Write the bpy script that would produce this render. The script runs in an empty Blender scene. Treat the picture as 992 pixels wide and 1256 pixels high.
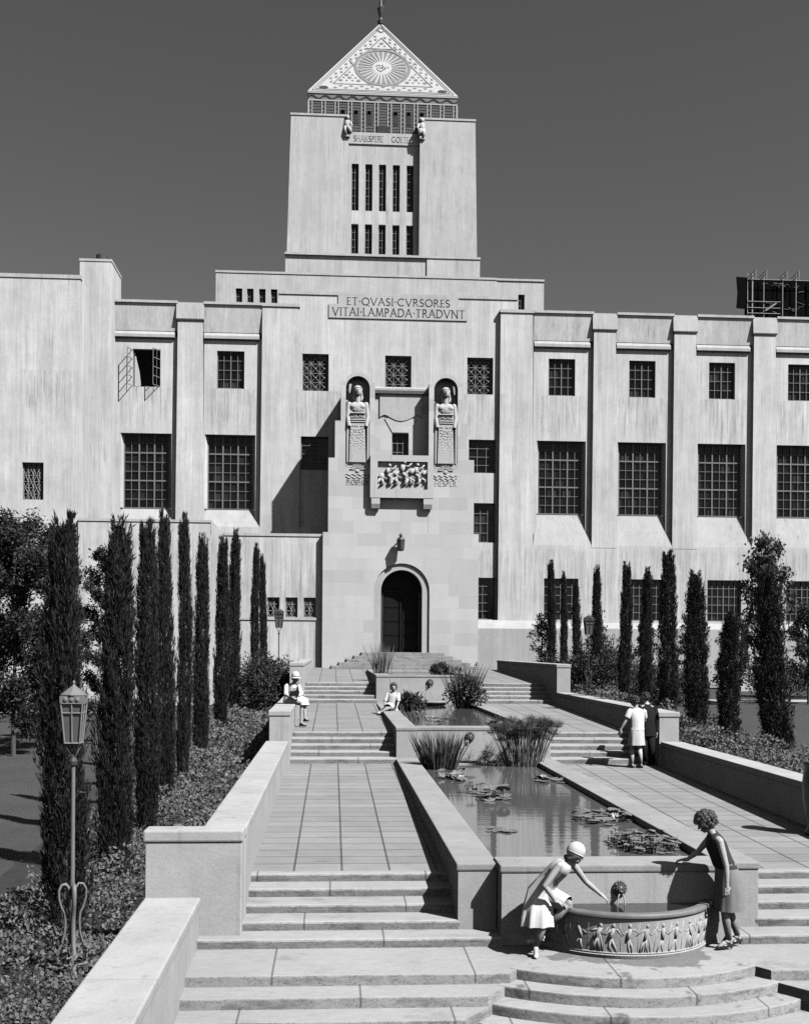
import bpy, bmesh, math, random
import numpy as np
from mathutils import Vector, Matrix

random.seed(7)
RNG = np.random.default_rng(7)
SC = bpy.context.scene
COL = SC.collection
R = math.radians
WLOC = {}                     # world location of every object that can be a parent
AX = 3.33                     # the axis of the garden and of the building front

# ---------------------------------------------------------------- materials
class NB:
    def __init__(s, name):
        s.m = bpy.data.materials.new(name); s.m.use_nodes = True
        s.nt = s.m.node_tree; s.p = s.nt.nodes['Principled BSDF']
        s.pos = s.nt.nodes.new('ShaderNodeNewGeometry').outputs['Position']
        s.xyz = None
    def link(s, a, b):
        s.nt.links.new(a, b)
    def val(s, sock, v):
        if isinstance(v, (int, float)): sock.default_value = v
        else: s.link(v, sock)
    def math(s, op, a, b=None, c=None, clamp=False):
        n = s.nt.nodes.new('ShaderNodeMath'); n.operation = op; n.use_clamp = clamp
        s.val(n.inputs[0], a)
        if b is not None: s.val(n.inputs[1], b)
        if c is not None: s.val(n.inputs[2], c)
        return n.outputs[0]
    def axis(s, k):
        if s.xyz is None:
            n = s.nt.nodes.new('ShaderNodeSeparateXYZ'); s.link(s.pos, n.inputs[0]); s.xyz = n
        return s.xyz.outputs['XYZ'.index(k)]
    def noise(s, sx, sy, sz, detail=3.0, rough=.55, off=0.0):
        mp = s.nt.nodes.new('ShaderNodeMapping'); mp.inputs['Scale'].default_value = (sx, sy, sz)
        mp.inputs['Location'].default_value = (off, off*.7, off*1.3)
        s.link(s.pos, mp.inputs[0])
        n = s.nt.nodes.new('ShaderNodeTexNoise'); n.inputs['Scale'].default_value = 1.0
        n.inputs['Detail'].default_value = detail; n.inputs['Roughness'].default_value = rough
        s.link(mp.outputs[0], n.inputs['Vector'])
        return n.outputs['Fac']
    def around(s, f, amp):            # 1 + amp*(2f-1)*~1.6
        return s.math('MULTIPLY_ADD', f, amp*3.2, 1-amp*1.6)
    def mul(s, *a):
        r = a[0]
        for b in a[1:]: r = s.math('MULTIPLY', r, b)
        return r
    def line(s, c, period, off, width, dark):     # multiplier: dark on thin lines, 1 elsewhere
        f = s.math('FRACT', s.math('MULTIPLY_ADD', c, 1/period, 500-off/period))
        l = s.math('LESS_THAN', f, width/period)
        return s.math('MULTIPLY_ADD', l, dark-1, 1.0)
    def step(s, f, lo, hi):           # clamp((f-lo)/(hi-lo))
        return s.math('MULTIPLY_ADD', f, 1/(hi-lo), -lo/(hi-lo), clamp=True)
    def cell(s, *parts):              # white noise of given coordinates
        cb = s.nt.nodes.new('ShaderNodeCombineXYZ')
        for i, q in enumerate(parts): s.val(cb.inputs[i], q)
        w = s.nt.nodes.new('ShaderNodeTexWhiteNoise'); w.noise_dimensions = '3D'
        s.link(cb.outputs[0], w.inputs['Vector']); return w.outputs['Value']
    def bump(s, h, strength=.3, dist=.02):
        b = s.nt.nodes.new('ShaderNodeBump'); b.inputs['Strength'].default_value = strength
        b.inputs['Distance'].default_value = dist; s.link(h, b.inputs['Height'])
        s.link(b.outputs[0], s.p.inputs['Normal'])
    def done(s, v, rough=.85, spec=.3, metal=0.0):
        if isinstance(v, (int, float)): s.p.inputs['Base Color'].default_value = (v, v, v, 1)
        else:
            cb = s.nt.nodes.new('ShaderNodeCombineColor')
            for i in range(3): s.link(v, cb.inputs[i])
            s.link(cb.outputs[0], s.p.inputs['Base Color'])
        s.val(s.p.inputs['Roughness'], rough); s.p.inputs['Specular IOR Level'].default_value = spec
        s.p.inputs['Metallic'].default_value = metal
        return s.m

def concrete(name, base, streak=.13, boards=.07, blot=.08, under=False):
    b = NB(name)
    v = b.mul(base, b.around(b.noise(1.6, 1.6, .10, 4, .6), streak),
              b.around(b.noise(8, 8, .22, 5, .7, 3), boards), b.around(b.noise(21, 21, .35, 3, .7, 13), boards*.8),
              b.around(b.noise(.45, .45, .45, 4, .6, 8), blot), b.around(b.noise(2.3, 2.3, 1.5, 4, .7, 28), blot*.8),
              b.around(b.noise(12, 12, 9, 4, .75, 5), .10))
    drip = b.mul(b.step(b.noise(6.5, 6.5, .30, 3, .6, 21), .56, .72), b.step(b.noise(.5, .5, .45, 3, .6, 41), .42, .62))
    v = b.mul(v, b.math('MULTIPLY_ADD', drip, -.34, 1.0))
    if under:                        # run-off streaks under the window sills and down the base storey
        cx = b.math('ABSOLUTE', b.math('SUBTRACT', b.math('FRACT', b.math('MULTIPLY_ADD', b.axis('X'), 1/4.33, 500.5-12.03/4.33)), .5))
        wide = b.math('SUBTRACT', 1.0, b.step(cx, .24, .36))
        z = b.axis('Z'); band = b.mul(b.step(z, 14.4, 15.6), b.math('SUBTRACT', 1.0, b.step(z, 16.93, 16.97)))
        low = b.mul(b.step(z, 4.8, 6.2), b.math('SUBTRACT', 1.0, b.step(z, 8.6, 9.02)))
        runs = b.step(b.noise(7.5, 7.5, .35, 4, .7, 51), .46, .62)
        v = b.mul(v, b.math('MULTIPLY_ADD', b.mul(runs, b.math('MAXIMUM', b.mul(band, wide), b.mul(low, .8))), -.30, 1.0))
    b.bump(b.noise(11, 11, .5, 3, .6, 3), .35, .02)
    return b.done(v, .9, .2)

def stone(name, base, blot=.12, fine=.07, joint=False):
    b = NB(name)
    v = b.mul(base, b.around(b.noise(.9, .9, .9, 5, .65, 2), blot), b.around(b.noise(5, 5, 5, 4, .65, 4), .07),
              b.around(b.noise(38, 38, 38, 2, .6, 6), fine))
    streak = b.step(b.noise(7, 7, .5, 3, .6, 9), .58, .8)
    v = b.mul(v, b.math('MULTIPLY_ADD', streak, -.32, 1.0))
    if joint: v = b.mul(v, b.line(b.axis('Y'), 2.4, .3, .012, .7))
    b.bump(b.noise(30, 30, 30, 3, .6, 6), .25, .01)
    return b.done(v, .9, .2)

def ashlar(name, base):
    b = NB(name)
    rowh, w = .61, 1.42
    row = b.math('FLOOR', b.math('MULTIPLY', b.axis('Z'), 1/rowh))
    xo = b.math('ADD', b.axis('X'), b.math('MULTIPLY', b.cell(row, 3.3, 0.0), w))
    colm = b.math('FLOOR', b.math('MULTIPLY', xo, 1/w))
    t = b.cell(row, colm, 7.0)
    v = b.mul(base, b.math('MULTIPLY_ADD', t, .20, .90), b.around(b.noise(1.5, 1.5, .5, 4, .6, 2), .07),
              b.around(b.noise(18, 18, 18, 3, .6, 4), .05),
              b.line(b.axis('Z'), rowh, 0, .012, .86), b.line(xo, w, 0, .012, .86))
    return b.done(v, .88, .2)

def paving(name, base):
    b = NB(name)
    px, py = .62, .47
    cxn = b.math('FLOOR', b.math('MULTIPLY_ADD', b.axis('X'), 1/px, -.14/px))
    cyn = b.math('FLOOR', b.math('MULTIPLY', b.axis('Y'), 1/py))
    v = b.mul(base, b.math('MULTIPLY_ADD', b.cell(cyn, 2.0, 1.0), .12, .94), b.math('MULTIPLY_ADD', b.cell(cyn, cxn, 1.0), .14, .93),
              b.around(b.noise(.8, .8, .8, 5, .65, 2), .16), b.around(b.noise(5, 22, 6, 4, .7, 4), .12),
              b.around(b.noise(60, 60, 60, 2, .6, 4), .08),
              b.line(b.axis('X'), px, .124, .030, .36), b.line(b.axis('Y'), py, 0, .030, .42), b.math('MULTIPLY_ADD', b.step(b.noise(1.6, 3.5, 1.6, 5, .7, 19), .56, .70), -.25, 1.0))
    return b.done(v, .85, .25)

def step_stone(name, base, rise, zoff, blen=2.15, wet=None):
    b = NB(name)
    lev = b.math('FLOOR', b.math('MULTIPLY_ADD', b.axis('Z'), 1/rise, (-zoff-.012)/rise))
    par = b.math('MULTIPLY', lev, .43*blen)
    jx = b.line(b.math('ADD', b.axis('X'), par), blen, .6, .022, .45)
    nz = b.nt.nodes.new('ShaderNodeSeparateXYZ'); g = b.nt.nodes.new('ShaderNodeNewGeometry')
    b.link(g.outputs['Normal'], nz.inputs[0])
    riser = b.math('LESS_THAN', nz.outputs['Z'], .5)
    st = b.step(b.noise(1.9, .6, 6.5, 4, .7, 4), .50, .66)
    stain = b.math('MULTIPLY_ADD', b.mul(riser, st), -.42, 1.0)
    crack = b.math('ABSOLUTE', b.math('SUBTRACT', b.noise(4.2, 4.2, 9, 4, .7, 31), .5))
    cr = b.math('MULTIPLY_ADD', b.mul(riser, b.math('LESS_THAN', crack, .010)), -.45, 1.0)
    patch = b.math('MULTIPLY_ADD', b.step(b.noise(1.3, 2.2, 1.3, 5, .7, 17), .56, .68), -.22, 1.0)
    v = b.mul(base, jx, stain, cr, patch, b.around(b.noise(.7, .7, .7, 5, .65, 2), .15), b.around(b.noise(7, 15, 7, 4, .65, 3), .13),
              b.around(b.noise(50, 50, 50, 2, .6, 4), .07))
    if wet:
        dx, dy = b.math('SUBTRACT', b.axis('X'), wet[0]), b.math('SUBTRACT', b.axis('Y'), wet[1])
        d = b.math('SQRT', b.math('ADD', b.mul(dx, dx), b.mul(dy, dy)))
        near = b.math('MULTIPLY', b.math('SUBTRACT', 1.0, b.step(d, 1.15, 1.50)), 1.25)
        pool = b.step(b.math('ADD', b.noise(2.6, 2.6, 2.6, 3, .6, 14), b.mul(near, .20)), .60, .66)
        far = b.math('SUBTRACT', 1.0, b.step(d, 2.3, 2.9))
        v = b.mul(v, b.math('MULTIPLY_ADD', b.mul(pool, far), -.5, 1.0))
    b.bump(b.noise(25, 25, 25, 4, .65, 6), .35, .012)
    return b.done(v, .88, .2)

def plain(name, base, var=.1, sc=8, rough=.8, spec=.3, metal=0.0, bump=0):
    b = NB(name)
    n = b.noise(sc, sc, sc, 4, .6, 3)
    if bump: b.bump(n, bump, .01)
    return b.done(b.mul(base, b.around(n, var)), rough, spec, metal)

def foliage(name, base, var=.3, sc=2.5, trans=0.0):
    b = NB(name)
    v = b.mul(base, b.around(b.noise(sc, sc, sc, 3, .6, 3), var), b.around(b.noise(17, 17, 17, 2, .6, 9), .3))
    m = b.done(v, .6, .35)
    if trans:
        t = b.nt.nodes.new('ShaderNodeBsdfTranslucent'); t.inputs[0].default_value = (base*1.3,)*3+(1,)
        mx = b.nt.nodes.new('ShaderNodeMixShader'); mx.inputs[0].default_value = trans
        out = b.nt.nodes['Material Output']
        b.link(b.p.outputs[0], mx.inputs[1]); b.link(t.outputs[0], mx.inputs[2]); b.link(mx.outputs[0], out.inputs[0])
    return m

def water_mat(name, base):
    b = NB(name)
    n1 = b.noise(1.5, 6, 1, 2, .5, 2); n2 = b.noise(6, 26, 1, 2, .5, 5)
    b.bump(b.math('ADD', n1, b.math('MULTIPLY', n2, .25)), .035, .06)
    b.p.inputs['IOR'].default_value = 1.75
    return b.done(base, .02, .5)

def glass_mat():
    b = NB('window_glass')
    px = b.math('FLOOR', b.math('MULTIPLY', b.axis('X'), 2.54)); pz = b.math('FLOOR', b.math('MULTIPLY', b.axis('Z'), 2.07))
    c = b.cell(px, pz, 4.0); c2 = b.math('POWER', c, 6.0)
    b.bump(b.noise(1.3, 1.3, 1.3, 2, .5, 3), .12, .1)
    return b.done(b.math('MULTIPLY_ADD', c2, .035, .006), .12, .3)
def ground_mat():
    b = NB('grass')
    v = b.mul(.075, b.around(b.noise(.5, .5, .5, 4, .6), .18), b.around(b.noise(9, 30, 9, 3, .7, 5), .22), b.around(b.noise(70, 70, 70, 2, .6, 8), .30))
    b.bump(b.noise(50, 50, 50, 3, .6, 3), .8, .05)
    return b.done(v, .95, .1)

M = dict(
    wall=concrete('facade_concrete', .50, .20, .16, .15, True), wall2=concrete('tower_concrete', .44, .15, .10, .13), sill=concrete('sill_concrete', .43, .12, .08, .10), ledge=concrete('ledge_concrete', .375, .12, .09, .10),
    ashlar=ashlar('entrance_stone', .46), carve=stone('carved_stone', .41, .08, .05), balcony=stone('balcony_stone', .45, .06, .05),
    ink=plain('incised_letter', .075, .1), roof=plain('flat_roof', .25), faint=plain('faint_letter', .34, .1), dark=plain('dark_opening', .008, .2),
    glass=glass_mat(), steel=plain('window_steel', .17, .15, 4, .6), ironlat=plain('pale_grille', .24, .1, 4, .7),
    door=plain('bronze_door', .007, .3, 6, .6, .15), tile=plain('pale_mosaic', .37, .08, 6), tile2=plain('grey_mosaic', .17, .3, 9), tile3=plain('dark_mosaic', .035, .4, 9),
    parapet=stone('garden_wall_concrete', .38, .18, .10), coping=stone('coping_concrete', .37, .20, .10, True), poolstone=stone('pool_concrete', .35, .20, .10), poolcap=stone('pool_coping', .275, .20, .10),
    pave=paving('walk_paving', .235), step0=step_stone('lower_steps', .31, .114, 0.0), step1=step_stone('first_steps', .315, .114, 0.0),
    stepw=step_stone('curved_steps', .325, .114, .008, 1.7, (3.38, 13.39)), step2=step_stone('second_steps', .32, .125, .78), step3=step_stone('third_steps', .32, .13, 1.6), step4=step_stone('door_steps', .30, .15, 2.52),
    basin=stone('basin_stone', .36, .16, .10), wet=plain('wet_stone', .15, .35, 5, .5, .35), lion=plain('lion_bronze', .05, .3, 20, .45, .5),
    water=water_mat('pond_water', .10), basinwater=water_mat('basin_water', .02), stream=plain('falling_water', .33, .1, 30, .2, .5),
    grass=ground_mat(), gpath=plain('lawn_path', .35, .1), soil=plain('soil', .03, .3, 4),
    cypress=foliage('cypress_leaf', .017, .35, 2.0), leaf=foliage('broad_leaf', .032, .35, 1.5, .2), leaf2=foliage('grey_leaf', .055, .35, 1.5, .2), cover=foliage('groundcover_leaf', .125, .45, 1.2, .15),
    shrub=foliage('shrub_leaf', .04, .35, 1.6, .1), reed=foliage('reed_leaf', .15, .3, 3, .15), iris=foliage('iris_leaf', .07, .3, 3, .1), tuft=foliage('papyrus_tuft', .07, .3, 3, .15), bark=plain('bark', .07, .3, 8),
    pad=plain('lily_pad', .15, .4, 9, .6, .2), petal=plain('lily_petal', .8, .05),
    pole=plain('lamp_iron', .16, .15, 10, .55, .4), lampdark=plain('lamp_dark_iron', .045, .2, 10, .5, .4), lampglass=plain('lamp_glass', .10, .1, 6, .25, .5),
    skin=plain('skin', .36, .05, 10, .6), skin2=plain('tanned_skin', .30, .05, 10, .6), stocking=plain('stocking', .25, .06, 14, .6), hair=plain('dark_hair', .022, .4, 60, .55, .4, 0, .6), hair2=plain('brown_hair', .05, .4, 60, .55, .4, 0, .6),
    white=plain('white_cloth', .56, .05, 9, .9, .1, 0, .3), cream=plain('cream_cloth', .47, .06, 9, .9, .1, 0, .3), greyc=plain('grey_cloth', .20, .12, 9, .9, .1, 0, .3), darkc=plain('dark_cloth', .045, .15, 9, .9, .1, 0, .3),
    black=plain('black_cloth', .014, .2, 9, .85, .1), shoe=plain('black_shoe', .015, .1, 9, .3, .5), whiteshoe=plain('white_shoe', .7, .05, 9, .4, .4), eye=plain('eye', .02, .05), lip=plain('lip', .12, .05),
    steelwork=plain('scaffold_steel', .30, .2, 5), board=plain('dark_board', .004, .4, 1.2, .95, .03), urn=plain('dark_urn', .03, .2, 6, .4, .5),
)

# ---------------------------------------------------------------- mesh helpers
class MB:
    def __init__(s): s.bm = bmesh.new()
    def box(s, x0, x1, y0, y1, z0, z1, bev=0, seg=1):
        r = bmesh.ops.create_cube(s.bm, size=1, matrix=Matrix.Translation(((x0+x1)/2, (y0+y1)/2, (z0+z1)/2)) @ Matrix.Diagonal((x1-x0, y1-y0, z1-z0, 1)))
        if bev:
            es = list({e for v in r['verts'] for e in v.link_edges})
            bmesh.ops.bevel(s.bm, geom=es, offset=bev, segments=seg, affect='EDGES', profile=.6)
        return s
    def face(s, *pts):
        return s.bm.faces.new([s.bm.verts.new(p) for p in pts])
    def prism(s, poly, plane, a, b):
        """polygon in plane 'xz' ('yz','xy') pulled along the third axis from a to b"""
        f = {'xz': lambda p, c: (p[0], c, p[1]), 'yz': lambda p, c: (c, p[0], p[1]), 'xy': lambda p, c: (p[0], p[1], c)}[plane]
        va = [s.bm.verts.new(f(p, a)) for p in poly]; vb = [s.bm.verts.new(f(p, b)) for p in poly]
        n = len(poly); fs = [s.bm.faces.new(va), s.bm.faces.new(vb[::-1])]
        for i in range(n): fs.append(s.bm.faces.new((va[i], vb[i], vb[(i+1) % n], va[(i+1) % n])))
        bmesh.ops.recalc_face_normals(s.bm, faces=fs)
        return s
    def hexa(s, b, t):                # four bottom points, four top points
        v = [s.bm.verts.new(p) for p in list(b)+list(t)]
        fs = [s.bm.faces.new([v[i] for i in q]) for q in ((0, 1, 2, 3), (7, 6, 5, 4), (0, 4, 5, 1), (1, 5, 6, 2), (2, 6, 7, 3), (3, 7, 4, 0))]
        bmesh.ops.recalc_face_normals(s.bm, faces=fs); return s
    def tube(s, pts, rad, n=8, cap=True, flat=1.0):
        pts = [Vector(p) for p in pts]
        if not hasattr(rad, '__len__'): rad = [rad]*len(pts)
        rings = []; up = None
        for i, p in enumerate(pts):
            d = (pts[min(i+1, len(pts)-1)]-pts[max(i-1, 0)]).normalized()
            if up is None: up = Vector((0, 0, 1)) if abs(d.z) < .9 else Vector((0, 1, 0))
            a = d.cross(up)
            if a.length < 1e-5: a = d.cross(Vector((1, 0, 0)))
            a.normalize(); b2 = a.cross(d).normalized(); up = b2
            rings.append([s.bm.verts.new(p+a*(math.cos(2*math.pi*k/n)*rad[i])+b2*(math.sin(2*math.pi*k/n)*rad[i]*flat)) for k in range(n)])
        for q, w in zip(rings, rings[1:]):
            for k in range(n): s.bm.faces.new((q[k], q[(k+1) % n], w[(k+1) % n], w[k]))
        if cap: s.bm.faces.new(rings[0][::-1]); s.bm.faces.new(rings[-1])
        return s
    def ell(s, c, rx, ry, rz, rot=None, u=16, v=10):
        m = Matrix.Translation(c)
        if rot is not None: m = m @ rot.to_4x4()
        bmesh.ops.create_uvsphere(s.bm, u_segments=u, v_segments=v, radius=1, matrix=m @ Matrix.Diagonal((rx, ry, rz, 1))); return s
    def lathe(s, prof, c, n=24, a0=0.0, a1=2*math.pi, closed=False):
        full = abs(a1-a0) > 6.28; cols = []
        for k in range(n if full else n+1):
            a = a0+(a1-a0)*k/n
            cols.append([s.bm.verts.new((c[0]+r*math.sin(a), c[1]-r*math.cos(a), c[2]+z)) for r, z in prof])
        N = len(cols)
        for k in range(N if full else N-1):
            p, q = cols[k], cols[(k+1) % N]
            for i in range(len(prof)-1): s.bm.faces.new((p[i], q[i], q[i+1], p[i+1]))
        if closed and full:
            s.bm.faces.new([c_[0] for c_ in cols][::-1]); s.bm.faces.new([c_[-1] for c_ in cols])
        return s
    def wall(s, y, x0, x1, z0, z1, holes=(), depth=.3, back=None, slope=0.0):
        """sheet facing -Y with rectangular openings and their reveals; edges pulled back to y=back"""
        xs = sorted({x0, x1, *[h[0] for h in holes], *[h[1] for h in holes]}); zs = sorted({z0, z1, *[h[2] for h in holes], *[h[3] for h in holes]})
        vc = {}
        def V(x, yy, z):
            k = (round(x, 4), round(yy, 4), round(z, 4))
            if k not in vc: vc[k] = s.bm.verts.new(k)
            return vc[k]
        for i in range(len(xs)-1):
            for j in range(len(zs)-1):
                mx, mz = (xs[i]+xs[i+1])/2, (zs[j]+zs[j+1])/2
                if any(h[0] < mx < h[1] and h[2] < mz < h[3] for h in holes): continue
                s.bm.faces.new((V(xs[i], y, zs[j]), V(xs[i+1], y, zs[j]), V(xs[i+1], y, zs[j+1]), V(xs[i], y, zs[j+1])))
        for h in holes:
            d = y+(h[4] if len(h) > 4 else depth)
            for (xa, za), (xb, zb) in (((h[0], h[2]), (h[0], h[3])), ((h[0], h[3]), (h[1], h[3])), ((h[1], h[3]), (h[1], h[2])), ((h[1], h[2]), (h[0], h[2]))):
                s.bm.faces.new([s.bm.verts.new(q) for q in ((xa, y, za), (xb, y, zb), (xb, d, zb), (xa, d, za))])
        if back is not None:
            for (xa, za), (xb, zb) in (((x0, z0), (x0, z1)), ((x0, z1), (x1, z1)), ((x1, z1), (x1, z0))):
                s.bm.faces.new([s.bm.verts.new(q) for q in ((xa, y, za), (xa, back, za), (xb, back, zb), (xb, y, zb))])
        return s
    def build(s, name, mat, parent=None, smooth=False, label=None, loc=None, ang=None):
        if loc is None:
            if len(s.bm.verts):
                co = np.array([v.co[:] for v in s.bm.verts]); lo, hi = co.min(0), co.max(0)
                loc = Vector(((lo[0]+hi[0])/2, (lo[1]+hi[1])/2, lo[2]))
            else: loc = Vector((0, 0, 0))
        loc = Vector(loc)
        bmesh.ops.translate(s.bm, verts=s.bm.verts, vec=-loc)
        me = bpy.data.meshes.new(name); s.bm.to_mesh(me); s.bm.free()
        me.materials.append(mat)
        if smooth or ang:
            me.polygons.foreach_set('use_smooth', [True]*len(me.polygons))
            if ang: me.set_sharp_from_angle(angle=R(ang))
        o = bpy.data.objects.new(name, me); COL.objects.link(o)
        put(o, loc, parent)
        if label: o['label'] = label
        return o

def put(o, loc, parent=None):
    loc = Vector(loc); WLOC[o] = loc
    if parent is not None: o.parent = parent; o.location = loc-WLOC[parent]
    else: o.location = loc
    return o
def tag(o, label=None, cat=None, group=None, kind=None):
    for k, v in (('label', label), ('category', cat), ('group', group), ('kind', kind)):
        if v: o[k] = v
    return o
def empty(name, loc, label=None, cat=None, group=None):
    o = bpy.data.objects.new(name, None); COL.objects.link(o); o.empty_display_size = .2
    put(o, loc); return tag(o, label, cat, group)
def structure(o): o['kind'] = 'structure'; return o
def clone(o, loc, parent=None, children=True):
    c = o.copy(); COL.objects.link(c); put(c, loc, parent)
    if children:
        for ch in list(o.children):
            d = ch.copy(); COL.objects.link(d); d.parent = c; WLOC[d] = Vector(loc)+ch.location
            for g in list(ch.children):
                e = g.copy(); COL.objects.link(e); e.parent = d
    return c
def mesh_from(name, verts, faces, mat):
    me = bpy.data.meshes.new(name); me.from_pydata(verts, [], faces); me.materials.append(mat); return me
def leaf_mesh(name, P, D, L, W, mat, curl=.0, nrm=None):
    """N leaf blades: base P, direction D, length L, width W (arrays)"""
    N = len(P); D = D/np.maximum(np.linalg.norm(D, axis=1, keepdims=True), 1e-6)
    rnd = RNG.normal(size=(N, 3)) if nrm is None else nrm
    S = np.cross(D, rnd); S /= np.maximum(np.linalg.norm(S, axis=1, keepdims=True), 1e-6)
    L = np.broadcast_to(np.asarray(L, float).reshape(-1, 1), (N, 1)); W = np.broadcast_to(np.asarray(W, float).reshape(-1, 1), (N, 1))
    mid = P+D*L*.45
    nn = np.cross(S, D)
    co = np.stack([P, mid+S*W*.5, P+D*L+nn*L*curl, mid-S*W*.5], axis=1).reshape(-1, 3)
    me = bpy.data.meshes.new(name)
    me.vertices.add(4*N); me.vertices.foreach_set('co', co.astype(np.float32).ravel())
    me.loops.add(4*N); me.loops.foreach_set('vertex_index', np.arange(4*N, dtype=np.int32))
    me.polygons.add(N); me.polygons.foreach_set('loop_start', np.arange(0, 4*N, 4, dtype=np.int32)); me.polygons.foreach_set('loop_total', np.full(N, 4, dtype=np.int32))
    me.update(calc_edges=True); me.materials.append(mat)
    return me
def mesh_obj(name, me, loc, parent=None):
    o = bpy.data.objects.new(name, me); COL.objects.link(o); put(o, loc, parent); return o
def arc(cx, cz, r, a0, a1, n, rz=None):
    rz = rz or r
    return [(cx+r*math.cos(a0+(a1-a0)*k/n), cz+rz*math.sin(a0+(a1-a0)*k/n)) for k in range(n+1)]

# ---------------------------------------------------------------- lettering: roman capitals drawn with strokes and serifs
PI = math.pi
def _a(cx, cy, rx, ry, d0, d1, n=10): return [(cx+rx*math.cos(R(d0+(d1-d0)*k/n)), cy+ry*math.sin(R(d0+(d1-d0)*k/n))) for k in range(n+1)]
GL = {
 'E': (.5, [[(.08, 0), (.08, 1)], [(.08, 1), (.48, 1)], [(.08, .52), (.4, .52)], [(.08, 0), (.5, 0)]]),
 'T': (.66, [[(.33, 0), (.33, 1)], [(.0, 1), (.66, 1)]]),
 'Q': (.92, [_a(.46, .5, .44, .5, 0, 360, 22), [(.5, .08), (.95, -.2)]]),
 'O': (.92, [_a(.46, .5, .44, .5, 0, 360, 22)]),
 'G': (.88, [_a(.48, .5, .44, .5, 48, 318, 18), [(.82, .42), (.82, .1)], [(.62, .42), (.9, .42)]]),
 'C': (.82, [_a(.48, .5, .44, .5, 48, 312, 18)]),
 'V': (.8, [[(.02, 1), (.4, 0)], [(.4, 0), (.78, 1)]]),
 'A': (.8, [[(.02, 0), (.4, 1)], [(.4, 1), (.78, 0)], [(.18, .36), (.62, .36)]]),
 'S': (.52, [_a(.26, .75, .2, .25, 35, 270, 10)+_a(.26, .25, .22, .25, 90, -145, 10)]),
 'I': (.22, [[(.11, 0), (.11, 1)]]),
 'R': (.66, [[(.08, 0), (.08, 1)], [(.08, 1), (.26, 1)]+_a(.26, .75, .22, .25, 90, -90, 8)+[(.08, .5)], [(.28, .5), (.66, 0)]]),
 'P': (.56, [[(.08, 0), (.08, 1)], [(.08, 1), (.26, 1)]+_a(.26, .74, .22, .26, 90, -90, 8)+[(.08, .48)]]),
 'L': (.5, [[(.08, 0), (.08, 1)], [(.08, 0), (.5, 0)]]),
 'M': (.95, [[(.06, 0), (.16, 1)], [(.16, 1), (.47, .05)], [(.47, .05), (.78, 1)], [(.78, 1), (.9, 0)]]),
 'D': (.8, [[(.08, 0), (.08, 1)], [(.08, 1), (.3, 1)]+_a(.3, .5, .45, .5, 90, -90, 12)+[(.08, 0)]]),
 'N': (.85, [[(.08, 0), (.08, 1)], [(.08, 1), (.76, 0)], [(.76, 0), (.76, 1)]]),
 'H': (.8, [[(.08, 0), (.08, 1)], [(.72, 0), (.72, 1)], [(.08, .52), (.72, .52)]]),
 'K': (.72, [[(.08, 0), (.08, 1)], [(.08, .45), (.62, 1)], [(.28, .6), (.7, 0)]]),
 '.': (.2, [[(.04, .45), (.16, .45)], [(.04, .55), (.16, .55)]]), ' ': (.42, []),
}
def lettering(mb, text, x0, x1, z0, h, y, t=.012):
    gap = .17
    tot = sum(GL[c][0] for c in text)+gap*(len(text)-1)
    sx = (x1-x0)/tot; cur = x0
    def seg(p, q, w):
        a, b = Vector((p[0], 0, p[1])), Vector((q[0], 0, q[1])); d = b-a
        if d.length < 1e-6: return
        n = Vector((-d.z, 0, d.x)).normalized()*w/2; e = d.normalized()*w*.25
        mb.prism([((a-e+n).x, (a-e+n).z), ((b+e+n).x, (b+e+n).z), ((b+e-n).x, (b+e-n).z), ((a-e-n).x, (a-e-n).z)], 'xz', y, y+t)
    for c in text:
        w, strokes = GL[c]
        for st in strokes:
            P = [(cur+p[0]*sx, z0+p[1]*h) for p in st]
            thick = .135*h if abs(st[0][1]-st[-1][1]) > .5 or len(st) > 6 else .08*h
            for p, q in zip(P, P[1:]): seg(p, q, thick)
            if len(st) == 2 and abs(st[0][1]-st[1][1]) > .4:
                for p in st:
                    if abs(p[1]) < .01 or abs(p[1]-1) < .01:
                        xx, zz = cur+p[0]*sx, z0+p[1]*h; seg((xx-.12*h, zz), (xx+.12*h, zz), .05*h)
        cur += (w+gap)*sx
    return mb
# ================================================================ LIBRARY BUILDING
LIB = empty('library_building', (AX, 56.0, 3.3), 'pale concrete library with a square tower under a mosaic pyramid and an arched entrance', 'building')
PF, CW, BW, PL = 55.5, 59.1, 58.85, 59.1        # depths: pavilion front, central wall, wing base wall, wing panels
S43 = 4.33
def P_(mb, name, mat, **k): return mb.build(name, M[mat], LIB, **k)

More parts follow.
